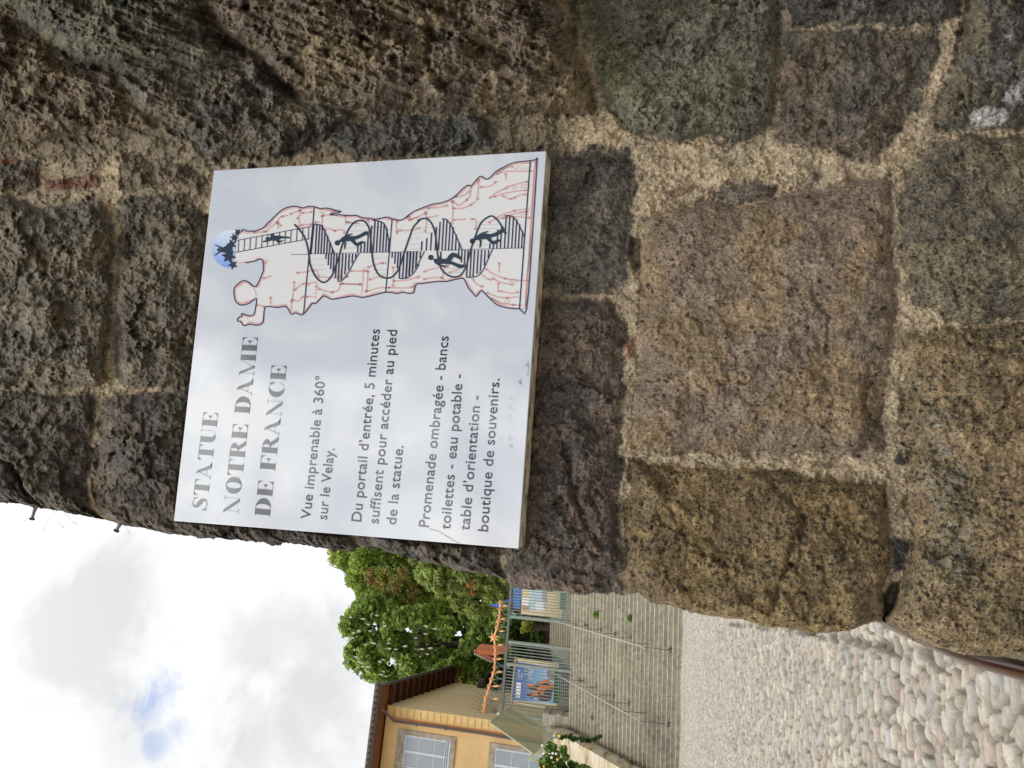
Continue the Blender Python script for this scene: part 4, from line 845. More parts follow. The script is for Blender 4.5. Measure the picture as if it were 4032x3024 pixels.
# ------------------------------------------------------------------ rendered side wall of the stairs
def build_side_wall():
    m = bpy.data.materials.new('stained cream render'); m.use_nodes = True
    nt = m.node_tree; N = nt.nodes; L = nt.links; b = N['Principled BSDF']; b.inputs['Roughness'].default_value = .9; b.inputs['Specular IOR Level'].default_value = .1
    tc = N.new('ShaderNodeTexCoord'); mp = N.new('ShaderNodeMapping'); mp.inputs[3].default_value = (1, 1, 3.2); L.new(tc.outputs['Object'], mp.inputs[0])
    t = N.new('ShaderNodeTexNoise'); t.inputs['Scale'].default_value = .9; t.inputs['Detail'].default_value = 7; t.inputs['Roughness'].default_value = .6; t.inputs['Distortion'].default_value = .8; L.new(mp.outputs[0], t.inputs[0])
    cr = N.new('ShaderNodeValToRGB'); e = cr.color_ramp.elements; e[0].position = .32; e[0].color = (.17, .135, .09, 1); e[1].position = .62; e[1].color = (.50, .46, .36, 1)
    e2 = cr.color_ramp.elements.new(.46); e2.color = (.42, .34, .21, 1)
    L.new(t.outputs[0], cr.inputs[0]); L.new(cr.outputs[0], b.inputs['Base Color'])
    root = empty('stair_side_wall', (left_x(30), 30, 1), 'stained cream plastered side wall rising beside the steps under the green screen', 'retaining wall')
    mb = MB(); ys = np.linspace(27.0, YT + .4, 24); off = .12
    for i in range(len(ys) - 1):
        y0, y1 = ys[i], ys[i + 1]; x0, x1 = left_x(y0) - off, left_x(y1) - off; t0 = stair_at(y0) + WTOP; t1 = stair_at(y1) + WTOP
        mb.hexa([(x0 - 2.2, y0, -1), (x0, y0, -1), (x1, y1, -1), (x1 - 2.2, y1, -1), (x0 - 2.2, y0, t0), (x0, y0, t0), (x1, y1, t1), (x1 - 2.2, y1, t1)])
    mb.build('plaster_face', m, root)
    # rubble base towards the street
    mb = MB(); r = random.Random(5)
    for j in range(5):
        y = 26.9 - .05 * j
        for i in range(4):
            mb.box((left_x(27.0) - .8 + i * .22 * 1.0, y - .02, gz(27) + .35 * j), (.20, 0, 0), (0, .35, 0), (0, 0, .33), (.26 * r.uniform(.7, 1.2),) * 3)
    mb.build('stone_end', mat('grey rubble', (.3, .27, .22), .9, attr=True, var=.3, vscale=6), root)
    # stone pier at the top of the steps
    p = empty('stone_pier', at(2205, 2835, YT + .2), 'grey dressed stone pier at the stair head beside the gate', 'pier'); mb = MB()
    for k in range(6):
        z0 = ZT - .6 + k * .33; c = tuple(np.array((.36, .31, .25)) * r.uniform(.8, 1.2))
        mb.box((left_x(YT) - .30, YT - .05 + (k % 2) * .012, z0), (.78 + .06 * (k % 2), 0, 0), (0, .6, 0), (0, 0, .32), c)
    mb.build('stone_blocks', mat('dressed stone', (.36, .31, .25), .9, attr=True, var=.25, vscale=4), p)
WTOP = 1.15
build_side_wall()
# ------------------------------------------------------------------ yellow house
def build_house():
    KH = 1.15; C0 = Vector((-15.48 * KH, 34.0 * KH, 0)); e1 = Vector((-.968, -.25, 0)).normalized(); e2 = Vector((-.25, .968, 0)).normalized(); up = Vector((0, 0, 1)); nf = -e2; ns = -e1
    HT, ZB = 15.0 * KH, 3.0
    nfv = np.array(nf); C0n = np.array(C0)
    def fpt(px, py):                          # photo point on the front face -> (s along e1, z)
        q = onplane(px, py, C0n, nfv); return (q - C0).dot(e1), q.z
    root = empty('yellow_house', C0 + up * ZB, 'yellow plastered house with painted quoins, grey windows and deep brown eaves', 'house')
    LW, LS = 10.0, 11.7
    plast = mat('ochre plaster', (.62, .415, .195), .9, .1, var=.16, vscale=.55, bump=.15, bscale=30)
    plast_lit = mat('ochre plaster with painted side light', (.62, .485, .28), .9, .1, var=.06, vscale=.8, bump=.15, bscale=30)  # front ochre made paler, the brighter light on this side painted in
    mb = MB(); mb.hexa([C0 + up * ZB, C0 + e1 * LW + up * ZB, C0 + e1 * LW + e2 * LS + up * ZB, C0 + e2 * LS + up * ZB, C0 + up * HT, C0 + e1 * LW + up * HT, C0 + e1 * LW + e2 * LS + up * HT, C0 + e2 * LS + up * HT])
    mb.build('front_wall', plast, root)
    mb = MB(); mb.box(C0 + ns * .006 + up * ZB, e2 * LS, e1 * .004, up * (HT - ZB)); mb.build('side_wall', plast_lit, root)
    # painted quoin band with red lining
    s1 = fpt(1700, 2845)[0]
    quo = mat('painted quoin', (.66, .47, .20), .9, .1, var=.10, vscale=3); red = mat('red lining', (.50, .17, .07), .9, .1)
    mb = MB(); mb.box(C0 + nf * .006 + e1 * .0 + up * 4, e1 * s1, e2 * .004, up * (HT - 4.02)); qb = mb.build('quoin', quo, root)
    mb = MB(); z = HT - .05; k = 0
    while z > 4.5:
        mb.box(C0 + nf * .012 + up * (z - .012), e1 * s1, e2 * .005, up * .022)
        mb.box(C0 + nf * .0125 + e1 * .10 + up * (z - .06), e1 * (s1 - .17), e2 * .005, up * .012)
        mb.box(C0 + nf * .013 + e1 * (s1 - .075) + up * (z - .30), e1 * .012, e2 * .005, up * .24)
        z -= .385; k += 1
    mb.box(C0 + nf * .014 + e1 * (s1 - .012) + up * 4.5, e1 * .03, e2 * .005, up * (HT - 4.7)); mb.box(C0 + nf * .0135 + e1 * (s1 + .04) + up * 4.5, e1 * .03, e2 * .005, up * (HT - 4.7))
    mb.build('red_lines', red, qb)
    # roof: hipped, deep eaves
    OV = 1.08; ev = HT - .02
    soff = mat('brown soffit boards', (.22, .088, .036), .8, .15, var=.25, vscale=6); raft = mat('rafters with painted shadow', (.062, .028, .018), .8, .15); tile = mat('grey brown roof tile', (.15, .115, .095), .9, .15, var=.35, vscale=9); fas = mat('dark gutter zinc', (.085, .078, .072), .55, .4)  # rafters darkened to paint in the shadows between the lit soffit boards
    c = [C0 + ns * OV + nf * OV, C0 + e1 * (LW + OV) + nf * OV, C0 + e1 * (LW + OV) + e2 * (LS + OV), C0 + ns * OV + e2 * (LS + OV)]
    r0 = C0 + e1 * (LW / 2) + e2 * (LW / 2); r1 = C0 + e1 * (LW / 2) + e2 * (LS - LW / 2 + .3)
    z0, zr = ev + .20, ev + 2.8
    mb = MB(); q = [p + up * z0 for p in c]; a, b = r0 + up * zr, r1 + up * zr
    mb.poly([q[0], q[1], a]); mb.poly([q[1], q[2], b, a]); mb.poly([q[2], q[3], b]); mb.poly([q[3], q[0], a, b])
    roof = mb.build('roof', tile, root)
    mb = MB(); q2 = [p + up * (ev + .14) for p in c]; mb.poly([q2[0], q2[3], q2[2], q2[1]]); mb.build('soffit', soff, roof)
    # rafters under the eaves
    mb = None
    for i in range(12):
        mb = MB(); s = .25 + i * .99; o = C0 + e2 * s; mb.box(o + ns * (OV - .05) + up * (ev - .10), e1 * (OV - .02), e2 * .16, up * .238); mb.build('rafter', raft, roof)
    # gutters along both eaves
    for p, d, L_ in ((c[0], e1, LW + 2 * OV), (c[0], e2, LS + 2 * OV)):
        side = nf if d is e1 else ns
        mb = MB(); mb.tube([p + up * (ev + .12) + side * .05 - d * .05, p + d * L_ + up * (ev + .12) + side * .05], .085, 8); mb.build('gutter', fas, roof, True)
        mb = MB(); mb.box(p + up * (ev + .06) - d * .02, d * L_, -side * .03, up * .22); mb.build('fascia', fas, roof)
    # barrel tiles at the front eave
    mb = MB(); dn = (a - q[0]); hz = Vector((0, 0, 0))
    slope = (Vector((e2.x, e2.y, 0)) * (OV + LW / 2)) + up * (zr - z0); slope.normalize()
    for i in range(42):
        o = c[0] + e1 * (.02 + i * .31) + up * (z0 + .11) - slope * .20
        mb.tube([o, o + slope * 1.6], .135, 8)
    mb.build('barrel_tiles', tile, roof, True)
    # downpipe
    pipe = mat('brown grey downpipe', (.12, .085, .075), .5, .4)
    pts = T('H', [(430, 640), (500, 650), (545, 710), (655, 830), (770, 853), (1560, 962), (2200, 1055)]) + [(2003, 2907), (2140, 2928)]
    P3 = []
    for i, p in enumerate(pts):
        d = (OV - .05 if i == 0 else OV - .25 if i == 1 else .55 if i == 2 else .11)
        q_ = onplane(p[0], p[1], C0n + nfv * d, nfv); P3.append(q_)
    mb = MB(); mb.tube(P3, .065, 10); dp = mb.build('downpipe', pipe, root, True)
    for k in (1640 / 1, 1755):
        p = T('H', [((k - 1400) * 4.424, 860 + ((k - 1400) * 4.424 - 770) * .142)])[0]; q_ = onplane(p[0], p[1], C0n + nfv * .11, nfv); mb = MB(); mb.tube([q_ + up * .04, q_ - up * .04], .085, 10); mb.build('pipe_collar', pipe, dp, True)
    # windows
    frame = mat('blue grey window paint', (.50, .555, .60), .5, .3); stone = mat('window stone', (.34, .285, .215), .9, .1, var=.42, vscale=5)
    glass = mat('window glass', (.25, .275, .30), .06, .6)
    def window(s0, s1_, za, zb, zin0, zin1, sin0, sin1, rows):
        w = empty('window', C0 + e1 * s0 + up * za); w.parent = root; w.location = Vector(w.location) - world_loc(root)
        def bx(name, m, sa, sb, z_a, z_b, d0, d1, par=w):
            mb = MB(); mb.box(C0 + e1 * sa + nf * d1 + up * z_a, e1 * (sb - sa), e2 * (d1 - d0), up * (z_b - z_a)); return mb.build(name, m, par)
        bx('surround', stone, s0, sin0, za, zb, -.02, .05); bx('surround', stone, sin1, s1_, za, zb, -.02, .05)
        bx('lintel', stone, sin0, sin1, zin1, zb, -.02, .048); bx('sill', stone, sin0 - .02, sin1 + .02, za, zin0, -.02, .075)
        bx('pane', glass, sin0, sin1, zin0, zin1, -.10, .012)
        f = .07
        bx('frame', frame, sin0, sin0 + f, zin0, zin1, 0, .03); bx('frame', frame, sin1 - f, sin1, zin0, zin1, 0, .03); bx('frame', frame, sin0 + f, sin1 - f, zin1 - f, zin1, 0, .03); bx('frame', frame, sin0 + f, sin1 - f, zin0, zin0 + f * 1.5, 0, .03)
        mid = (sin0 + sin1) / 2; bx('mullion', frame, mid - .06, mid + .06, zin0 + f * 1.5, zin1 - f, 0, .035)
        for k in range(1, rows):
            z_ = zin0 + (zin1 - zin0) * k / rows; bx('glazing_bar', frame, sin0 + f, mid - .06, z_ - .018, z_ + .018, 0, .026); bx('glazing_bar', frame, mid + .06, sin1 - f, z_ - .018, z_ + .018, 0, .026)
        z_ = zin0 + .26; bx('guard_rail', frame, sin0, sin1, z_ - .02, z_ + .02, .05, .075); bx('guard_rail', frame, sin0, sin1, z_ - .12, z_ - .08, .05, .075)
    so, zt_ = fpt(1569.5, 2869); _, zb_ = fpt(1797, 2901); si, zi = fpt(1596, 2893); _, zi0 = fpt(1776, 2918)
    so2, zt2 = fpt(1929, 2923); si2, zi2 = fpt(1952, 2946)
    print('window', so, zt_, zb_, si, zi, zi0, '|', so2, zt2, si2, zi2)
    sw = 1.60
    window(so, 2 * si - so + sw + .0, zb_, zt_, zi0, zi, si, si + sw, 3)
    window(so2 - .0, 2 * si2 - so2 + sw, zt2 - 3.4, zt2, zt2 - 3.1, zi2, si2, si2 + sw, 3)
    r = random.Random(3)
build_house()

# ------------------------------------------------------------------ iron gate with copper stars at the stair head
YG = 38.3
def build_gate():
    iron = mat('sage green painted iron', (.205, .235, .195), .55, .4, var=.12, vscale=6); dkiron = mat('dark green beam', (.105, .12, .10), .5, .4); cop = mat('orange copper paint', (.80, .40, .17), .55, .4, var=.1, vscale=8); rod = mat('pale copper rod', (.66, .42, .30), .45, .5)
    def g(px, py, y=YG): return at(px, py, y)
    root = empty('iron_gate', g(2240, 2600), 'sage green iron gate and railings topped by a wavy garland of orange stars', 'gate')
    bp = [T('G', [(955, 190)])[0], T('G', [(905, 700)])[0], T('G', [(860, 1300)])[0], T('I', [(815, 850)])[0], T('I', [(775, 1320)])[0], T('K', [(335, 690)])[0]]
    mb = MB()
    a, b = g(2014, 2290), g(*bp[-1])
    mb.bar(a, b, .14, .12); mb.build('top_beam', dkiron, root)
    def beam_x(py): return float(np.interp(py, [2290, 2343, 2458, 2594, 2692, 2798, 2830], [2022, 2016, 2004, 1994, 1984, 1975, 1972]))
    def foot_x(py): return float(np.interp(py, [2330, 2600, 2860], [2262, 2252, 2240]))
    def upright(py_t, w, name, py_b=None, x_t=None, x_b=None, m=iron):
        p = g(x_t or beam_x(py_t), py_t); py_b = py_b or py_t + (foot_x(py_t) - beam_x(py_t)) * .115; q = g(x_b or foot_x(py_b), py_b)
        mb = MB(); mb.bar(q, Vector((q.x, q.y, p.z)), w, w); return mb.build(name, m, root)
    for py in (2424, 2526, 2614): upright(py, .14, 'gate_post')
    upright(2306, .12, 'gate_post'); upright(2815, .10, 'gate_post')
    for py in list(np.arange(2318, 2420, 11.5)) + list(np.arange(2538, 2612, 12)) + list(np.arange(2632, 2812, 12.6)): upright(py, .034, 'bar')
    # lower mesh infill on both leaves
    for pa, pb, xa in ((2316, 2424, 2195), (2526, 2612, 2178), (2622, 2812, 2200)):
        mb = MB()
        for k in range(9):
            x = xa + k * 8.; d = .115 * (x - 2000)
            mb.bar(g(x, pa + d * .9), g(x - .02 * (pb - pa), pb + d * .9), .020)
        n = int((pb - pa) / 5)
        for k in range(n):
            py = pa + (pb - pa) * (k + .5) / n; q = g(xa + 2, py + .115 * (xa - 2000)); q2 = g(foot_x(py), py + .115 * 250); mb.bar(Vector((q.x, q.y, q2.z)), q, .012)
        mb.build('mesh_infill', iron, root)
        mb = MB(); d0 = .115 * 250; mb.bar(g(foot_x(pa) - 2, pa + d0), g(foot_x(pb) - 2, pb + d0), .06); mb.build('bottom_rail', iron, root)
    # brackets under the beam
    for py, s in ((2424, -1), (2526, 1), (2614, 1)):
        mb = MB(); mb.prism([g(beam_x(py) + 2, py), g(beam_x(py) + 2, py + s * 22), g(beam_x(py) + 30, py)], (0, .05, 0)); mb.build('bracket', iron, root)
    # wavy rod with stars
    wav = T('G', [(755, 320), (745, 440), (738, 545), (715, 655), (695, 765), (645, 930), (665, 1100), (670, 1210), (660, 1310)]) + T('I', [(655, 560), (635, 665), (600, 775), (560, 890), (540, 985), (500, 1095), (480, 1215), (470, 1320)])
    W3 = [g(*p, YG - .02) for p in smooth(wav, 4)]
    mb = MB(); mb.tube(W3, .05, 8); mb.build('wavy_rod', rod, root, True)
    def star_obj(p, r, n=7, a0=0.):
        mb = MB(); c = g(*p, YG - .06); vs = [c - Vector((0, .10, 0)), c + Vector((0, .10, 0))]; k = 2 * n
        for i in range(k):
            rr = r * (1 if i % 2 == 0 else .42); t = a0 + math.pi * i / n; vs.append(c + Vector((rr * math.sin(t), 0, rr * math.cos(t))))
        fs = [(0, 2 + i, 2 + (i + 1) % k) for i in range(k)] + [(1, 2 + (i + 1) % k, 2 + i) for i in range(k)]
        mb.add(vs, fs); return mb.build('star', cop, root)
    r = random.Random(9)
    for i, p in enumerate(wav):
        big = i == 5; star_obj(p, .325 if big else r.uniform(.165, .19), 7, r.uniform(-.3, .3) if not big else .05)
    buds = T('G', [(850, 375), (810, 600), (790, 815), (765, 1055), (745, 1300)]) + T('I', [(745, 640), (675, 890), (700, 890), (690, 1110)])
    for p in buds:
        c = g(*p, YG - .05); mb = MB(); mb.tube([c + Vector((-.05, 0, .20)), c + Vector((-.02, 0, .08)), c, c + Vector((.02, 0, -.16))], [.012, .045, .06, .008], 6); mb.build('bud', cop, root, True)
    # curled tendrils between beam and rod
    for i in range(0, len(W3) - 3, 2):
        p = W3[i]; q = p.copy(); z = g(beam_x(2290 + (3024 - 2290) * 0), 2400).z
        pb_ = p.x; bz = np.interp(pb_, [b.x, a.x], [b.z, a.z]); s = 1 if i % 4 == 0 else -1
        mb = MB(); pts = [Vector((p.x + s * .10 * k_, YG, bz + (p.z - .12 - bz) * t)) for t, k_ in ((0, 0), (.25, .55), (.55, .75), (.8, .3), (.95, -.2))]
        mb.tube(pts, .016, 5); mb.build('tendril', iron, root, True)
    # sunburst at the end
    o = T('X', [(590, 1180)])[0]; c = g(*o, YG); mb = MB()
    tips = T('I', [(410, 945), (360, 1000), (315, 1055), (275, 1125), (245, 1195), (232, 1270)]) + T('K', [(-150, 690)])
    bronze = mat('bronze rays', (.16, .125, .075), .5, .4, metal=.3)
    for k, tp in enumerate(tips):
        mb = MB(); mb.tube([c, g(*tp, YG - .02)], [.022, .010], 5); mb.build('ray', bronze, root)
    for f in (.45, .72):
        mb = MB(); mb.tube([c + (g(*tp, YG - .02) - c) * f for tp in tips], .012, 5); mb.build('ray_hoop', bronze, root)
    for k in range(13):
        t = k / 12; d = (g(*tips[0]) - c) * (1 - t) + Vector((.9, 0, .15)) * t; d = d.normalized() * (.75); mb = MB(); mb.tube([c, c + d], .010, 4); mb.build('ray', bronze, root)
    mb = MB(); mb.tube([c - Vector((0, .08, 0)), c + Vector((0, .02, 0))], .085, 12); mb.build('hub', mat('pale hub', (.5, .47, .38), .5), root, True)
build_gate()

# ------------------------------------------------------------------ posters behind the gate
def build_posters():
    cream = mat('cream painted slats', (.70, .56, .34), .7, .2, var=.06, vscale=5); green = mat('dark green plinth', (.02, .115, .05), .6, .3)
    YP = 40.2
    def quad(mb, pts, y, c=None): mb.poly([at(p[0], p[1], y) for p in pts], c)
    root = empty('blue_poster_board', at(2210, 2690, YP), 'blue poster board with orange rocks and white lettering behind the gate bars', 'poster')
    mb = MB(); pp = T('Q', [(255, 350), (1500, 510), (1460, 1640), (130, 1470)]); P3 = [at(*p, YP) for p in pp]; mb.prism(P3, (0, .05, 0), (.055, .135, .40)); bm = mat('poster print', (.1, .2, .5), .45, .3, attr=True)
    mb2 = MB(); n = 16
    def lerp2(s, t):
        a = (pp[0][0] + (pp[3][0] - pp[0][0]) * t, pp[0][1] + (pp[3][1] - pp[0][1]) * t); b = (pp[1][0] + (pp[2][0] - pp[1][0]) * t, pp[1][1] + (pp[2][1] - pp[1][1]) * t); return (a[0] + (b[0] - a[0]) * s, a[1] + (b[1] - a[1]) * s)
    vs = []; cs = []
    for i in range(n + 1):
        for j in range(n + 1):
            s, t = i / n, j / n; k = max(0, min(1, (s - .22) / .5)); c1 = np.array((.055, .13, .40)) * (1 - k) + np.array((.32, .55, .78)) * k
            vs.append(at(*lerp2(s, t), YP - .004)); cs.append(tuple(c1))
    mb2.v = [tuple(v) for v in vs]; mb2.c = cs; mb2.f = [(i * (n + 1) + j, i * (n + 1) + j + 1, (i + 1) * (n + 1) + j + 1, (i + 1) * (n + 1) + j) for i in range(n) for j in range(n)]
    mb.build('board', mat('board back', (.2, .2, .25), .8), root); mb2.build('print', bm, root)
    def flat(name, polys, m, y):
        mb = MB()
        for q in polys: mb.poly([at(*p, y) for p in T('Q', q)])
        return mb.build(name, m, root)
    wht = mat('poster white', (.78, .78, .77), .6); orange = mat('poster orange rock', (.72, .20, .05), .6, var=.35, vscale=9); dark = mat('poster dark rock', (.09, .05, .055), .6, var=.3, vscale=6); yel = mat('poster pale yellow', (.45, .46, .30), .6)
    flat('print', [[(1180, 480), (1500, 520), (1370, 930), (1250, 880), (1150, 800)]], mat('poster scree', (.26, .23, .21), .7, var=.5, vscale=14), YP - .008)
    flat('rock_picture', [[(540,1040),(600,985),(700,1000),(780,1040),(900,960),(1040,890),(1190,870),(1260,940),(1340,1000),(1370,1150),(1300,1290),(1290,1500),(1000,1540),(930,1480),(880,1420),(760,1400),(740,1460),(640,1400),(560,1370),(560,1250),(640,1230),(760,1290),(780,1210),(600,1140)]], dark, YP - .010)
    flat('rock_picture', [[(540,1040),(600,985),(700,1000),(770,1050),(860,1080),(700,1070),(620,1060)], [(860,1060),(920,960),(1040,890),(1190,870),(1260,940),(1100,980),(960,1000)], [(830,1130),(960,1060),(1090,1080),(1200,1070),(1180,1140),(1090,1200),(900,1190)], [(1200,980),(1340,1000),(1370,1060),(1230,1050)], [(1190,1100),(1365,1080),(1360,1150),(1210,1140)], [(780,1220),(880,1230),(910,1270),(830,1300),(790,1270)], [(930,1230),(1040,1250),(1080,1300),(1000,1320)], [(700,1320),(860,1310),(910,1360),(760,1350),(730,1420),(710,1380)], [(560,1240),(650,1230),(660,1260),(570,1270)]], orange, YP - .014)
    def lets(txt, p0, p1, h, name):
        cu = bpy.data.curves.new('t', 'FONT'); cu.body = txt; to = bpy.data.objects.new('t', cu); COL.objects.link(to); bpy.context.view_layer.update()
        me = bpy.data.meshes.new_from_object(to.evaluated_get(bpy.context.evaluated_depsgraph_get())); a, b = at(*p0, YP - .012), at(*p1, YP - .012); d = b - a
        u = Vector((0, 0, 1)) - d.normalized() * d.normalized().z; mx = max(v.co.x for v in me.vertices); o = world_loc(root)
        for v in me.vertices: v.co = a + d * (v.co.x / mx) + u * (v.co.y / .7 * h) - o
        me.name = name; me.materials.clear(); me.materials.append(wht); ob = bpy.data.objects.new(name, me); COL.objects.link(ob); ob.parent = root
        bpy.data.objects.remove(to); bpy.data.curves.remove(cu)
    q = T('Q', [(335, 845), (375, 605), (415, 850), (440, 665), (640, 870), (665, 520), (690, 880), (800, 520), (800, 880), (840, 800)])
    lets('à 149', q[0], q[1], .13, 'lettering'); lets('Lec', q[2], q[3], .11, 'lettering'); lets('VISITEZ', q[4], q[5], .10, 'lettering'); lets('LA STATUE', q[6], q[7], .20, 'lettering')
    for k in range(5):
        y0 = 965 + k * 94; x0 = 258 - k * 6; mb = MB(); mb.prism([at(*p, YP - .02) for p in T('Q', [(x0, y0), (x0 + 132, y0 + 16), (x0 + 126, y0 + 90), (x0 - 8, y0 + 74)])], (0, .015, 0)); mb.build('white_tab', wht if k < 4 else mat('poster grey tab', (.5, .5, .45), .6), root)
    for k, y0 in enumerate((510, 605, 695)): flat('yellow_line', [[(470, y0), (575, y0 + 14), (575, y0 + 40), (470, y0 + 26)]], yel, YP - .01)
    for q in ([(265, 255), (1520, 415), (1500, 445), (270, 300)], [(270, 320), (1510, 460), (1500, 520), (310, 355)], [(130, 1470), (1450, 1625), (1430, 1680), (140, 1510)], [(170, 1540), (1120, 1680), (1100, 1720), (180, 1570)]):
        mb = MB(); mb.prism([at(*p, YP - .03) for p in T('Q', q)], (0, .06, 0)); mb.build('cream_slat', cream, root)
    mb = MB(); mb.prism([at(*p, YP - .02) for p in T('Q', [(1395, 590), (1540, 610), (1480, 1590), (1340, 1560)])], (0, .3, 0)); mb.build('plinth', green, root)
    mb = MB(); mb.prism([at(*p, YP - .05) for p in T('Q', [(200, 200), (255, 205), (110, 1560), (60, 1555)])], (0, .06, 0)); mb.build('top_frame', mat('taupe frame', (.33, .29, .22), .7), root)
    # second board nearer the wall
    YR = 40.0; r2 = empty('cream_notice_board', at(2215, 2380, YR), 'cream notice board with pale blue picture and white sheets behind the railings', 'notice board')
    def pr(name, q, m, y, th=.04):
        mb = MB(); mb.prism([at(*p, y) for p in T('R', q)], (0, th, 0)); return mb.build(name, m, r2)
    pr('slat_panel', [(470, -60), (1760, -60), (1740, 690), (1830, 700), (1790, 950), (1500, 940), (440, 830)], cream, YR, .08)
    pr('picture', [(760, -60), (1300, -60), (1260, 750), (710, 700)], mat('pale blue picture', (.45, .58, .66), .6, var=.12, vscale=5), YR - .02, .015)
    pr('white_sheet', [(950, 430), (1210, 460), (1200, 640), (1260, 660), (1250, 745), (930, 720)], wht, YR - .035, .01); pr('white_sheet', [(490, 280), (720, 300), (700, 560), (470, 545)], wht, YR - .035, .01)
    pr('picture', [(1130, 60), (1290, 80), (1270, 420), (1150, 420)], mat('grey picture figure', (.36, .34, .36), .6), YR - .03, .01)
    pr('picture', [(470, 560), (700, 580), (690, 720), (460, 690)], mat('brown picture', (.42, .30, .16), .6), YR - .03, .01)
    pr('plinth', [(1780, -60), (1950, -60), (1890, 690), (1740, 680)], green, YR - .02, .3)
    pr('blue_header', [(180, -60), (450, -60), (410, 670), (190, 650)], mat('blue header', (.05, .14, .42), .5), YR - .02, .03)
    # blue umbrella-like board above the beam
    t = empty('blue_parasol', at(1975, 2350, 42), 'bright blue folded parasol behind the star garland', 'parasol'); mb = MB()
    mb.prism([at(*p, 42) for p in T('G', [(570, 370), (640, 350), (900, 270), (960, 220), (960, 330), (870, 390), (700, 400)])], (0, .4, 0)); mb.build('cloth', mat('blue cloth', (.06, .17, .50), .8), t)
    mb = MB(); mb.tube([at(1930, 2388, 42.2), at(2220, 2420, 42.2)], .03, 6); mb.build('pole', mat('brown pole', (.12, .05, .03), .7), t)
    # red canopy gable, small dark roof and planter behind
    root = empty('red_canopy', at(1990, 2585, 46), 'orange red peaked canopy rising behind the blue poster', 'canopy')
    or_ = mat('orange red board', (.60, .18, .07), .6, .2); pk = mat('faded pink board', (.55, .22, .17), .7, .2); wh = mat('pale edge trim', (.6, .58, .52), .6)
    a1, a2, b1, b2 = T('Y', [(1000, 0), (990, 105), (2020, 75), (1570, 180)]); c1, c2 = T('Y', [(1410, 170), (1570, 400)])
    mb = MB(); mb.prism([at(*a1, 46), at(*b1, 46), at(*T('Y', [(2020, 105)])[0], 46), at(*b2, 46), at(*a2, 46)], (0, 1.2, 0)); mb.build('front_board', or_, root)
    mb = MB(); mb.prism([at(*a2, 46.1), at(*c1, 46.1), at(*T('Y', [(1640, 300)])[0], 46.1), at(*c2, 46.1)], (0, 1.2, 0)); mb.build('side_board', pk, root)
    mb = MB(); mb.tube([at(*a1, 45.95), at(*T('Y', [(970, 105)])[0], 45.95), at(*T('Y', [(1550, 400)])[0], 45.95)], .04, 5); mb.build('trim', wh, root)
    mb = MB(); mb.tube([at(1990, 2586, 46.5), at(2240, 2640, 46.5)], .07, 6); mb.build('post', mat('dark timber', (.09, .05, .04), .8), root)
    root = empty('garden_shed', at(1990, 2690, 50), 'small shed with a dark brown sloping roof behind the stars', 'shed'); mb = MB()
    mb.prism([at(*p, 50) for p in T('Y', [(1510, 670), (1520, 720), (1110, 1190), (1060, 1200)])], (0, 2.5, 0)); mb.build('roof', mat('dark shed roof', (.10, .075, .06), .8, var=.2, vscale=4), root)
    mb = MB(); mb.prism([at(*p, 50.4) for p in T('Y', [(1500, 750), (2100, 900), (2100, 1250), (1250, 1060)])], (0, 2.0, 0)); mb.build('wall', mat('maroon shed wall', (.06, .03, .03), .9), root)
    root = empty('green_door', at(1975, 2700, 49), 'dark green door leaf half hidden by the star garland', 'door'); mb = MB()
    mb.prism([at(*p, 48.6) for p in T('I', [(690, 480), (740, 490), (690, 1030), (600, 1010)])], (0, .1, 0)); mb.build('leaf', mat('bottle green', (.03, .13, .06), .6), root)
    root = empty('rubble_wall', at(2000, 2740, 47), 'low wall of pale and dark rounded stones behind the gate beam', 'stone wall'); mb = MB(); r = random.Random(6)
    for k in range(70):
        p = at(r.uniform(1880, 2040), r.uniform(2690, 2790), 49.5); q = r.uniform(.7, 1.2) * (.12 if r.random() < .55 else .4); s = r.uniform(.15, .34)
        mb.tube([p - Vector((s, 0, 0)), p - Vector((s * .6, 0, 0)), p + Vector((s * .6, 0, 0)), p + Vector((s, 0, 0))], [s * .25, s * .55, s * .55, s * .25], 7, (q, q * .86, q * .68))
    mb.build('stones', mat('garden stones', (.3, .3, .3), .9, attr=True), root, True)
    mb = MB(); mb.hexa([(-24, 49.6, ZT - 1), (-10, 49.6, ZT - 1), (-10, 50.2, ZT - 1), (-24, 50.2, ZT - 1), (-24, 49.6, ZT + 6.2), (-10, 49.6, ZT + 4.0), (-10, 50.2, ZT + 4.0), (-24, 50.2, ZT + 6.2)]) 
    mb.build('backing', mat('dark stone backing', (.10, .09, .075), .95, var=.5, vscale=4), root)  # plain dark stone behind the loose stones
build_posters()

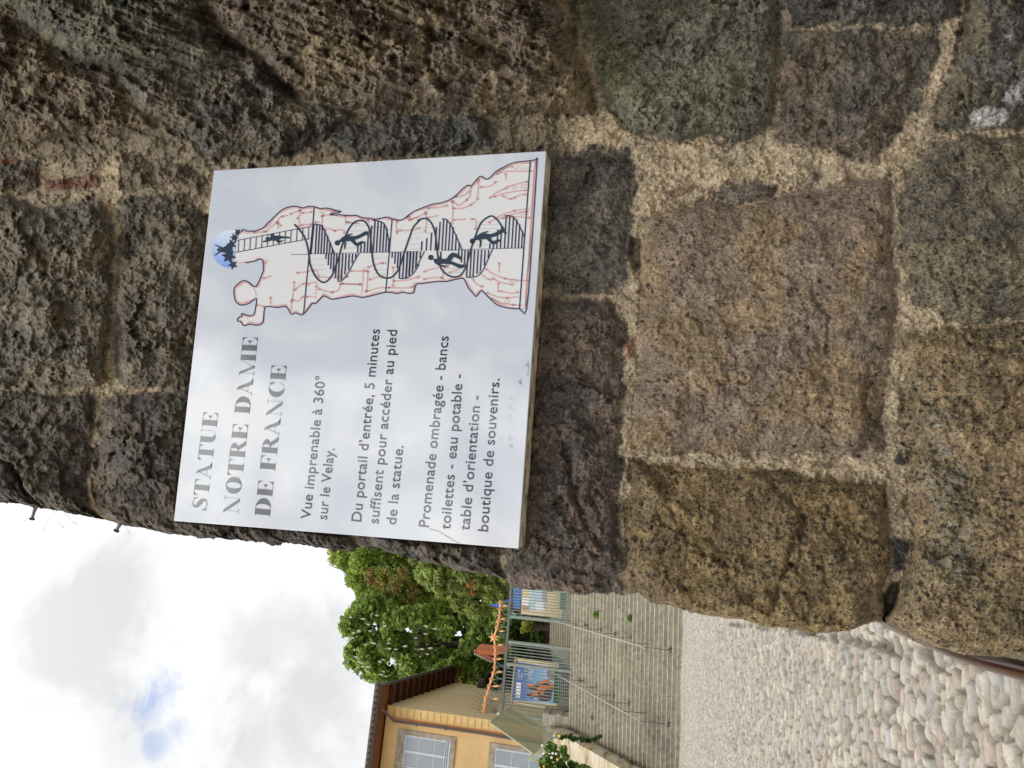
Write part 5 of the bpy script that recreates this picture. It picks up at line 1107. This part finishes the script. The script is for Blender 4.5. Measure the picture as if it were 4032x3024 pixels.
# ------------------------------------------------------------------ green wire screen beside the stairs
def build_screen():
    wire = mat('olive green wire', (.30, .315, .20), .6, .3)
    netm = bpy.data.materials.new('green shade net'); netm.use_nodes = True
    nt = netm.node_tree; N = nt.nodes; L = nt.links; b = N['Principled BSDF']; b.inputs['Base Color'].default_value = (.235, .26, .165, 1); b.inputs['Roughness'].default_value = .8
    tr = N.new('ShaderNodeBsdfTransparent'); ms = N.new('ShaderNodeMixShader'); ms.inputs[0].default_value = .5; L.new(tr.outputs[0], ms.inputs[1]); L.new(b.outputs[0], ms.inputs[2]); L.new(ms.outputs[0], N['Material Output'].inputs[0])
    A, Bp, C, D, E_ = T('K', [(130, 865), (490, 585), (1320, 1055), (885, 1405), (780, 1510)])
    a, b_, c, d = at(*A, 31.5), at(*Bp, 34.0), at(*C, 31.2), at(*D, 28.4); e = at(*E_, 28.2)
    root = empty('wire_screen', (d + c) / 2, 'olive green wire screen with shade net slanting over the stair side wall', 'screen')
    mb = MB()
    for p, q in ((a, b_), (b_, c), (c, d), (d, a)): mb.tube([p, q], .035, 6)
    mb.build('frame', wire, root)
    mb = MB(); mb.tube([a + (b_ - a) * .62, d + (c - d) * .80], .03, 6); mb.build('middle_rail', wire, root)
    mb = MB(); n = 64
    for i in range(1, n):
        t = i / n; mb.tube([a + (d - a) * t, b_ + (c - b_) * t], .011, 4)
    o = mb.build('wires', wire, root); o['kind'] = 'stuff'
    mb = MB(); g = Vector((0, 0, -.02)); mb.poly([a + g, a + (b_ - a) * .9 + g, d + (c - d) * .9 + g, d + g]); mb.build('shade_net', netm, root)
    mb = MB()
    for tp in T('K', [(1060, 1290), (1050, 1340), (1030, 1400), (1010, 1450), (1000, 1500), (1020, 1540)]): mb.tube([e, at(*tp, 28.0)], .022, 5)
    mb.tube([e, d], .03, 5); mb.tube([e, e - Vector((.0, 0, 1.2))], .03, 5)
    mb.build('stay_bars', wire, root)
build_screen()
# ------------------------------------------------------------------ trees and plants
def leaves(name, m, blobs, n, size, pal, parent, seed, elong=1.5, droop=0., shell=.55, bend=.25):
    """many leaf faces through the volume of clumps; one mesh"""
    r = np.random.RandomState(seed); bl = np.array([(b[0][0], b[0][1], b[0][2], *(b[1] if isinstance(b[1], (tuple, list)) else (b[1],) * 3)) for b in blobs])
    w = (bl[:, 3] * bl[:, 5]); w = w / w.sum(); k = r.choice(len(bl), n, p=w)
    d = r.normal(size=(n, 3)); d /= np.linalg.norm(d, axis=1)[:, None]
    rad = (shell + (1 - shell) * r.rand(n)) ** .8
    P = bl[k, :3] + d * bl[k, 3:6] * rad[:, None]
    nrm = d * .6 + r.normal(size=(n, 3)) * .55 + np.array([0, -.15, .45]); nrm /= np.linalg.norm(nrm, axis=1)[:, None]
    t = np.cross(nrm, r.normal(size=(n, 3))); t[:, 2] -= droop; t /= np.linalg.norm(t, axis=1)[:, None] + 1e-9; b = np.cross(nrm, t)
    s = size * (.6 + .8 * r.rand(n))
    L_ = (s * elong)[:, None] * t * .5; W_ = s[:, None] * b * .5; Bn = nrm * (s * bend)[:, None]
    V = np.stack([P - L_, P - W_ + Bn * .5, P + L_ * 1.0, P + W_ + Bn * .5], 1).reshape(-1, 3)
    pal = np.array(pal); c = pal[r.choice(len(pal), n)] * (.75 + .5 * r.rand(n))[:, None]; cb = (.85 + .3 * r.rand(len(bl)))[k]; c = c * cb[:, None]
    me_col = np.repeat(c, 4, 0)
    org = np.array(world_loc(parent)) if parent is not None else np.zeros(3)
    o = np_mesh(name, V - org, np.arange(4 * n).reshape(-1, 4), m, np.clip(me_col, 0, 1), smooth=False)
    if parent is not None: o.parent = parent
    return o
LEAF = mat('leaf', (.08, .14, .03), .55, .25, attr=True, transl=.45); BARK = mat('bark', (.075, .06, .048), .95, .1, var=.3, vscale=6)
def px_blobs(pts, y, r=0.6, seed=0, jit=1., ysp=3.):
    """clumps given as photo point + radius in photo pixels at distance y"""
    rr = random.Random(seed); out = []
    for (px, py, rp) in pts:
        d = y + rr.uniform(-ysp, ysp); c = at(px, py, d); R_ = rp * d / 3130.; out.append(((c.x, c.y, c.z), (R_, R_ * 1.1, R_ * .9)))
    return out
def scatter(poly, n, rmin, rmax, seed):
    rr = random.Random(seed); xs = [p[0] for p in poly]; ys = [p[1] for p in poly]; out = []
    while len(out) < n:
        x, y = rr.uniform(min(xs), max(xs)), rr.uniform(min(ys), max(ys)); ins = False
        for i in range(len(poly)):
            (ax, ay), (bx, by) = poly[i], poly[i - 1]
            if (ay > y) != (by > y) and x < (bx - ax) * (y - ay) / (by - ay) + ax: ins = not ins
        if ins: out.append((x, y, rr.uniform(rmin, rmax)))
    return out
def trunk(base, top, r0, r1, parent, limbs, seed):
    rr = random.Random(seed); mb = MB(); pts = [base + (top - base) * t + Vector((rr.uniform(-.1, .1), rr.uniform(-.1, .1), 0)) for t in (0, .25, .5, .75, 1)]
    mb.tube(pts, [r0, r0 * .85, r0 * .7, r0 * .5, r1], 9)
    for q in limbs:
        s = base + (top - base) * rr.uniform(.45, .9); q = Vector(q); mid = (s + q) / 2 + Vector((0, 0, .4)); mb.tube([s, mid, q], [r0 * .35, r0 * .22, .03], 6)
    return mb.build('trunk', BARK, parent, True)
def build_trees():
    # flowering chestnut
    YC = 56.; base = at(2140, 2590, YC); root = empty('chestnut_tree', base, 'big dark green chestnut tree dotted with upright cream blossoms', 'tree')
    crown = [(1370,2440),(1378,2530),(1400,2600),(1440,2640),(1500,2690),(1600,2690),(1700,2650),(1800,2680),(1960,2660),(2040,2600),(2030,2440),(1900,2380),(1760,2420),(1660,2380),(1560,2360),(1440,2370)]
    sc = scatter(crown, 120, 34, 62, 4) + [(1392, 2470, 26), (1392, 2530, 26), (1425, 2600, 28), (1500, 2668, 30), (1425, 2400, 30), (1470, 2640, 28)]
    bl = px_blobs(sc, YC, seed=5, ysp=4.5)
    leaves('crown', LEAF, bl, 36000, .27, [(.27,.38,.07), (.19,.29,.055), (.37,.47,.085), (.12,.19,.04)], root, 11, 1.5, shell=.2)
    top = at(1560, 2500, YC); trunk(base, top, .42, .10, root, [bl[i][0] for i in range(0, 60, 5)], 3)
    rr = random.Random(8); fm = mat('cream blossom', (.46, .42, .31), .8, .1, var=.2, vscale=20); pm = None
    spots = [(1385, 2430), (1378, 2475), (1380, 2520), (1400, 2560)] + [(rr.uniform(1390, 1720), rr.uniform(2420, 2690)) for _ in range(44)]
    crn = bpy.data.objects[root.children[0].name]
    for i, (px, py) in enumerate(spots):
        if py > 2600 + (px - 1400) * .35 + 40 and px < 1560: continue
        c = at(px, py, YC - 4.6 - rr.uniform(0, .6)); h = rr.uniform(.22, .34)
        if pm is None:
            mb = MB(); mb.tube([Vector((0, 0, -.05)), Vector((0, 0, .04)), Vector((0, 0, .14)), Vector((0, 0, .32))], [.03, .075, .06, .012], 6)
            me = bpy.data.meshes.new('blossom'); me.from_pydata(mb.v, [], mb.f); me.materials.append(fm); pm = me
        o = bpy.data.objects.new('blossom', pm); COL.objects.link(o); o.parent = root; o.location = c - base; k = h / .3; o.scale = (k, k, k); o.rotation_euler = (rr.uniform(-.2, .2), rr.uniform(-.2, .2), 0)
    # light green maple with reddish seed clusters, behind on the right
    YM = 64.; base = at(2150, 2330, YM); root = empty('maple_tree', base, 'light green maple tree with reddish brown seed clusters below the rock', 'tree')
    poly = [(1325,2150),(1330,2190),(1380,2260),(1410,2330),(1420,2400),(1450,2440),(1560,2440),(1700,2440),(1800,2350),(1720,2150),(1500,2080)]
    bl = px_blobs(scatter(poly, 95, 30, 58, 14) + [(1345, 2180, 26), (1400, 2240, 24), (1440, 2300, 26), (1430, 2370, 26)], YM, seed=6, ysp=4)
    leaves('crown', LEAF, bl, 30000, .26, [(.33,.43,.075), (.25,.36,.06), (.42,.49,.09), (.19,.28,.055)], root, 21, 1.3, shell=.4)
    trunk(base, at(1560, 2260, YM), .4, .1, root, [bl[i][0] for i in range(0, 50, 6)], 4)
    bl2 = px_blobs(scatter([(1430,2250),(1580,2230),(1640,2300),(1640,2420),(1560,2440),(1480,2380)], 40, 14, 36, 15), YM - 4.5, seed=7, ysp=1.5)
    leaves('seed_clusters', LEAF, bl2, 900, .24, [(.36,.21,.09), (.32,.24,.08), (.30,.30,.08)], root, 22, 1.2, shell=.1)
    YD = 74.; base = at(2150, 2500, YD); root = empty('shade_tree', base, 'dense dark green tree filling the gap behind the chestnut and the gate', 'tree')
    poly = [(1640,2200),(1640,2700),(1760,2730),(2040,2720),(2060,2200)]
    bl = px_blobs(scatter(poly, 130, 34, 56, 64), YD, seed=16, ysp=2); leaves('crown', LEAF, bl, 20000, .42, [(.05,.095,.02), (.08,.14,.025), (.12,.2,.035), (.03,.06,.015)], root, 26, 1.4, shell=.3)
    trunk(base, at(1800, 2480, YD), .4, .1, root, [bl[i][0] for i in range(0, 40, 8)], 6)
    # weeping shrub hanging in front of the wall end
    YW = 44.; base = at(2180, 2330, YW); root = empty('weeping_tree', base, 'pale green weeping tree with fine hanging leaves beside the wall', 'tree')
    poly = [(1620,2200),(1640,2240),(1700,2320),(1790,2375),(1850,2415),(1930,2418),(2000,2400),(2030,2345),(2010,2250),(1900,2150),(1700,2120)]
    bl = px_blobs(scatter(poly, 150, 12, 34, 24), YW, seed=8, ysp=2)
    leaves('crown', LEAF, bl, 22000, .15, [(.33,.40,.10), (.25,.32,.085), (.40,.45,.12), (.16,.22,.06)], root, 31, 2.4, droop=.9, shell=.1)
    trunk(base, at(1800, 2260, YW), .25, .06, root, [bl[i][0] for i in range(0, 40, 6)], 5)
    bl2 = px_blobs([(1850, 2305, 12), (1862, 2330, 10), (1870, 2295, 8)], YW - 2.6, seed=9, ysp=.3); leaves('rust_leaves', LEAF, bl2, 45, .16, [(.34,.12,.04), (.30,.16,.05)], root, 32, 1.6, shell=.1)
    # bushes behind house and gate
    specs = [('garden_bush', 'bright yellow green bush between the house corner and the shed roof', [(1800,2660),(1890,2610),(1950,2640),(1900,2720),(1830,2715)], 54., 16, (22, 38), 3600, .26, [(.24,.32,.05), (.18,.26,.04), (.30,.36,.07)]),
             ('hedge', 'dark green hedge seen through the open gateway above the upper steps', [(2000,2440),(2110,2440),(2120,2560),(2080,2640),(2010,2620)], 50., 26, (24, 40), 5200, .26, [(.10,.17,.03), (.15,.23,.04), (.05,.09,.02)]),
             ('yellow_shrub', 'yellow flowering shrub low behind the gateway beside the right gate post', [(2050,2455),(2095,2450),(2095,2480),(2055,2485)], 47.5, 6, (9, 15), 700, .16, [(.42,.40,.06), (.30,.33,.05)])]
    for nm, lab, poly, y, nb, (ra, rb), n, s, pal in specs:
        bl = px_blobs(scatter(poly, nb, ra, rb, len(nm)), y, seed=len(lab), ysp=1.); c = np.array([b[0] for b in bl]).mean(0)
        root = empty(nm, (c[0], c[1], c[2] - 1.5), lab, 'bush'); leaves('foliage', LEAF, bl, n, s, pal, root, len(lab), 1.5)
        mb = MB()
        for k in range(5): mb.tube([Vector((c[0], c[1], c[2] - 2.4)), Vector(bl[k][0])], [.06, .015], 5)
        mb.build('stem', BARK, root)
    # wooded slope behind everything
    r = np.random.RandomState(5); V = []; xs = np.linspace(-90, 60, 60); ys = np.linspace(66, 130, 26)
    X, Y = np.meshgrid(xs, ys); Z = 9 + (Y - 66) * .42 + 2.5 * fbm(X / 14, Y / 14, 401, 3)
    Z = np.where(X < -27, Z - (-27 - X) * .5, Z)
    tag(np_mesh('hillside', np.stack([X, Y, Z], -1).reshape(-1, 3), grid_faces(*X.shape), mat('wooded slope', (.045, .08, .022), .95, .05, var=.6, vscale=.5)), kind='structure')
    # volcanic rock with safety netting above the trees
    YR = 118.; top = T('p', [(1262,2120),(1290,2165),(1312,2200),(1330,2240),(1345,2250),(1350,2268),(1372,2285),(1395,2300),(1412,2308),(1432,2330),(1480,2350),(1560,2350),(1600,2200),(1560,2050),(1300,2060)])
    mb = MB(); P3 = [at(*p, YR) for p in top]; mb.prism(P3, (0, 14, 0)); o = mb.build('rock_outcrop', mat('grey brown rock', (.17, .14, .11), .95, .1, var=.5, vscale=.35), None)
    o.modifiers.new('r', 'REMESH').mode = 'VOXEL'; o.modifiers['r'].voxel_size = .5
    tx = bpy.data.textures.new('rocky', 'CLOUDS'); tx.noise_scale = 2.2; dm = o.modifiers.new('d', 'DISPLACE'); dm.texture = tx; dm.strength = 1.2
    tag(o, 'bare grey brown rock outcrop on the skyline above the maple', 'rock')
    root = empty('safety_barrier', at(1380, 2290, 117), 'thin pale netting barrier along the edge of the skyline rock', 'barrier'); wm = mat('pale netting', (.62, .65, .66), .7); mb = MB()
    edge = [(1287,2175),(1300,2190),(1318,2222),(1330,2240),(1340,2240),(1362,2268),(1380,2290),(1390,2303),(1410,2305),(1418,2303)]; low = [(1312,2180),(1330,2212),(1345,2246),(1352,2252),(1372,2272),(1392,2288),(1412,2292),(1424,2308)]
    for ln in (edge, low): mb.tube([at(*p, 117) for p in ln], .10, 4)
    for p, q in zip(edge[::2], low[::2] + low[-1:]): mb.tube([at(*p, 117), at(*q, 117)], .07, 4)
    mb.build('rails', wm, root)
    nm = bpy.data.materials.new('thin white net'); nm.use_nodes = True; nt = nm.node_tree; N = nt.nodes; L = nt.links; b = N['Principled BSDF']; b.inputs['Base Color'].default_value = (.75, .77, .78, 1)
    tr = N.new('ShaderNodeBsdfTransparent'); ms = N.new('ShaderNodeMixShader'); ms.inputs[0].default_value = .6; L.new(tr.outputs[0], ms.inputs[1]); L.new(b.outputs[0], ms.inputs[2]); L.new(ms.outputs[0], N['Material Output'].inputs[0])
    mb = MB(); mb.poly([at(*p, 117.05) for p in edge + low[::-1]]); mb.build('net', nm, root)
    # creeper on the stair wall
    YB = 27.6; poly = [(2150,2935),(2190,2915),(2215,2925),(2240,2975),(2275,2985),(2300,3015),(2330,3010),(2330,3060),(2160,3090),(2125,3030)]
    bl = px_blobs(scatter(poly, 46, 10, 22, 44), YB, seed=10, ysp=.5); root = empty('climbing_shrub', at(2250, 3000, YB), 'leafy green climbing shrub with white flowers at the foot of the side wall', 'shrub')
    leaves('foliage', LEAF, bl, 4200, .105, [(.18,.29,.06), (.13,.22,.05), (.28,.38,.07), (.08,.14,.035)], root, 41, 1.4, shell=.3)
    mb = MB()
    for k in range(7): mb.tube([at(2330, 3060, YB), Vector(bl[k * 5][0])], [.02, .008], 5)
    mb.build('stem', BARK, root)
    rr = random.Random(12); fl = mat('white petals', (.75, .74, .68), .7)
    for px, py, m in ((2136, 2935, fl), (2177, 2966, fl), (2140, 2967, fl), (2190, 2968, fl), (2172, 2983, fl), (2142, 3018, mat('orange petals', (.75, .30, .05), .7)), (2195, 2990, mat('yellow petals', (.70, .55, .06), .7))):
        c = at(px, py, YB - .75); mb = MB(); mb.tube([c - Vector((0, .03, 0)), c, c + Vector((0, .04, .01))], [.02, .05, .02], 7); mb.build('flower', m, root, True)
    root = empty('trailing_vine', at(2330, 2915, 29.6), 'narrow trailing vine crossing from the shrub onto the steps', 'vine')
    vine = [(2205, 2902), (2240, 2900), (2270, 2908), (2300, 2912), (2330, 2914), (2360, 2905)]
    bl = px_blobs([(x + rr.uniform(-8, 8), y + rr.uniform(-5, 5), rr.uniform(5, 9)) for x, y in smooth(vine, 5)], 28.3, seed=3, ysp=.1); leaves('foliage', LEAF, bl, 700, .085, [(.07,.14,.035), (.05,.10,.025), (.12,.2,.04)], root, 51, 1.4, shell=.2)
    mb = MB(); mb.tube([at(x, y, 28.4) for x, y in vine], .012, 5); mb.build('stem', BARK, root)
    root = empty('butterfly_ornament', at(2195, 2900, 28.0), 'little yellow and blue butterfly ornament where the vine leaves the shrub', 'ornament')
    def w(name, pts, c): mb = MB(); mb.prism([at(*p, 28.0) for p in T('V', pts)], (0, .03, 0)); mb.build(name, mat('ornament ' + name, c, .5), root)
    w('yellow_wing', [(745, 600), (870, 560), (860, 690), (800, 690)], (.75, .52, .06)); w('blue_wing', [(670, 680), (740, 640), (780, 680), (710, 740)], (.10, .30, .38)); w('white_spot', [(620, 620), (660, 590), (690, 630), (640, 670)], (.8, .8, .76)); w('dark_edge', [(730, 590), (860, 535), (885, 560), (880, 620), (868, 562), (750, 605)], (.10, .07, .03))
    # weeds in the joints of the steps
    for px, py, lab, k in ((2358, 2418, 'largest green weed tuft growing on the steps near the rough wall', 1.), (2489, 2432, 'second weed tuft on the steps, lower and nearer the street', .75), (2315, 2458, 'small weed tuft on the steps beside the right handrail', .5), (2288, 2677, 'tiny pale weed on the upper steps beside the left handrail', .45), (2340, 2824, 'tiny weed on the steps at the left near the side wall', .5)):
        c = on_stairs(px, py); c.y -= .12; root = empty('weed_tuft', c, lab, 'weed', 'weeds growing on the steps')
        leaves('foliage', LEAF, [((c.x, c.y, c.z + .10 * k), .17 * k)], int(120 * k) + 20, .075, [(.22,.32,.08), (.17,.25,.06)], root, int(px), 1.8)
build_trees()

# ------------------------------------------------------------------ fittings on the wall
def build_fittings():
    rust = mat('weathered iron pin', (.16, .12, .13), .6, .4, var=.2, vscale=200); yy = WALL_D + .03
    for p, q, h, lab in (((140, 1996), (126, 2042), [(112, 2045), (134, 2049)], 'iron pin sticking out of the wall edge, the upper of two'), ((471, 2066), (459, 2088), [(448, 2089), (473, 2091)], 'iron pin sticking out of the wall edge, nearer the panel')):
        a, b = at(*p, yy), at(*q, yy); d = (b - a); root = empty('iron_pin', a, lab, 'pin', 'iron pins on the wall edge')
        mb = MB(); mb.tube([a - d * .9, a, a + d * .5, b], [.0055, .0045, .0032, .0032], 9); mb.build('shank', rust, root, True)
        n = d.normalized(); mb = MB(); mb.tube([b, b + n * .0016, b + n * .0030], [.006, .0062, .003], 14); mb.build('head', rust, root, True)
    straw = mat('dry grass', (.23, .23, .21), .9)
    stalks = [([(150, 1999), (128, 2030), (112, 2035), (98, 2054)], 'dry stalk curling past the upper iron pin'), ([(208, 2016), (190, 2045), (175, 2072), (173, 2096)], 'longest drooping dry grass stalk on the wall edge'), ([(215, 2020), (226, 2048), (240, 2068), (253, 2080)], 'dry grass stalk hanging right below the longest stalk'), ([(262, 2030), (274, 2044), (288, 2054), (304, 2066)], 'dry grass stalk halfway between the two iron pins'), ([(500, 2078), (504, 2086), (507, 2094), (512, 2102)], 'short dry grass stalk beside the pin nearer the panel')]
    for pts, lab in stalks:
        P3 = [at(x, y, yy + .004 * i) for i, (x, y) in enumerate(smooth(pts, 4))]; n = len(P3); base = P3[0]
        root = empty('grass_stalk', base, lab, 'grass stalk', 'dry grass stalks on the wall edge'); mb = MB(); mb.tube([P3[0] + (P3[0] - P3[2]) * 2] + P3, [.0004] + [.0003 + .0006 * max(0, (i - n * .6) / (n * .4)) * (1 if i < n - 2 else .4) for i in range(n)], 5); mb.build('stalk', straw, root, True)
    # glossy handrail of the passage
    hm = mat('glossy oxblood metal', (.03, .006, .006), .14, .16); P3 = [at(4330, 2700, 1.62), at(4120, 2662, 1.80), at(4032, 2640, 1.90), at(3900, 2606, 2.10), at(3780, 2570, 2.35), at(3640, 2514, 2.8), at(3540, 2472, 3.3), at(3490, 2452, 3.7), at(3430, 2395, 4.4)]
    root = empty('passage_handrail', P3[0], 'glossy dark red metal handrail just behind the wall corner', 'handrail'); mb = MB(); mb.tube([Vector(p) for p in np.array([P3[0]] + P3)], .023, 14); mb.build('rail', hm, root, True)
    for k in (0, 8):
        p = P3[k]; mb = MB(); mb.tube([p, p + Vector((.22, .02, -.02))], .010, 8); mb.build('bracket', hm, root, True)
build_fittings()
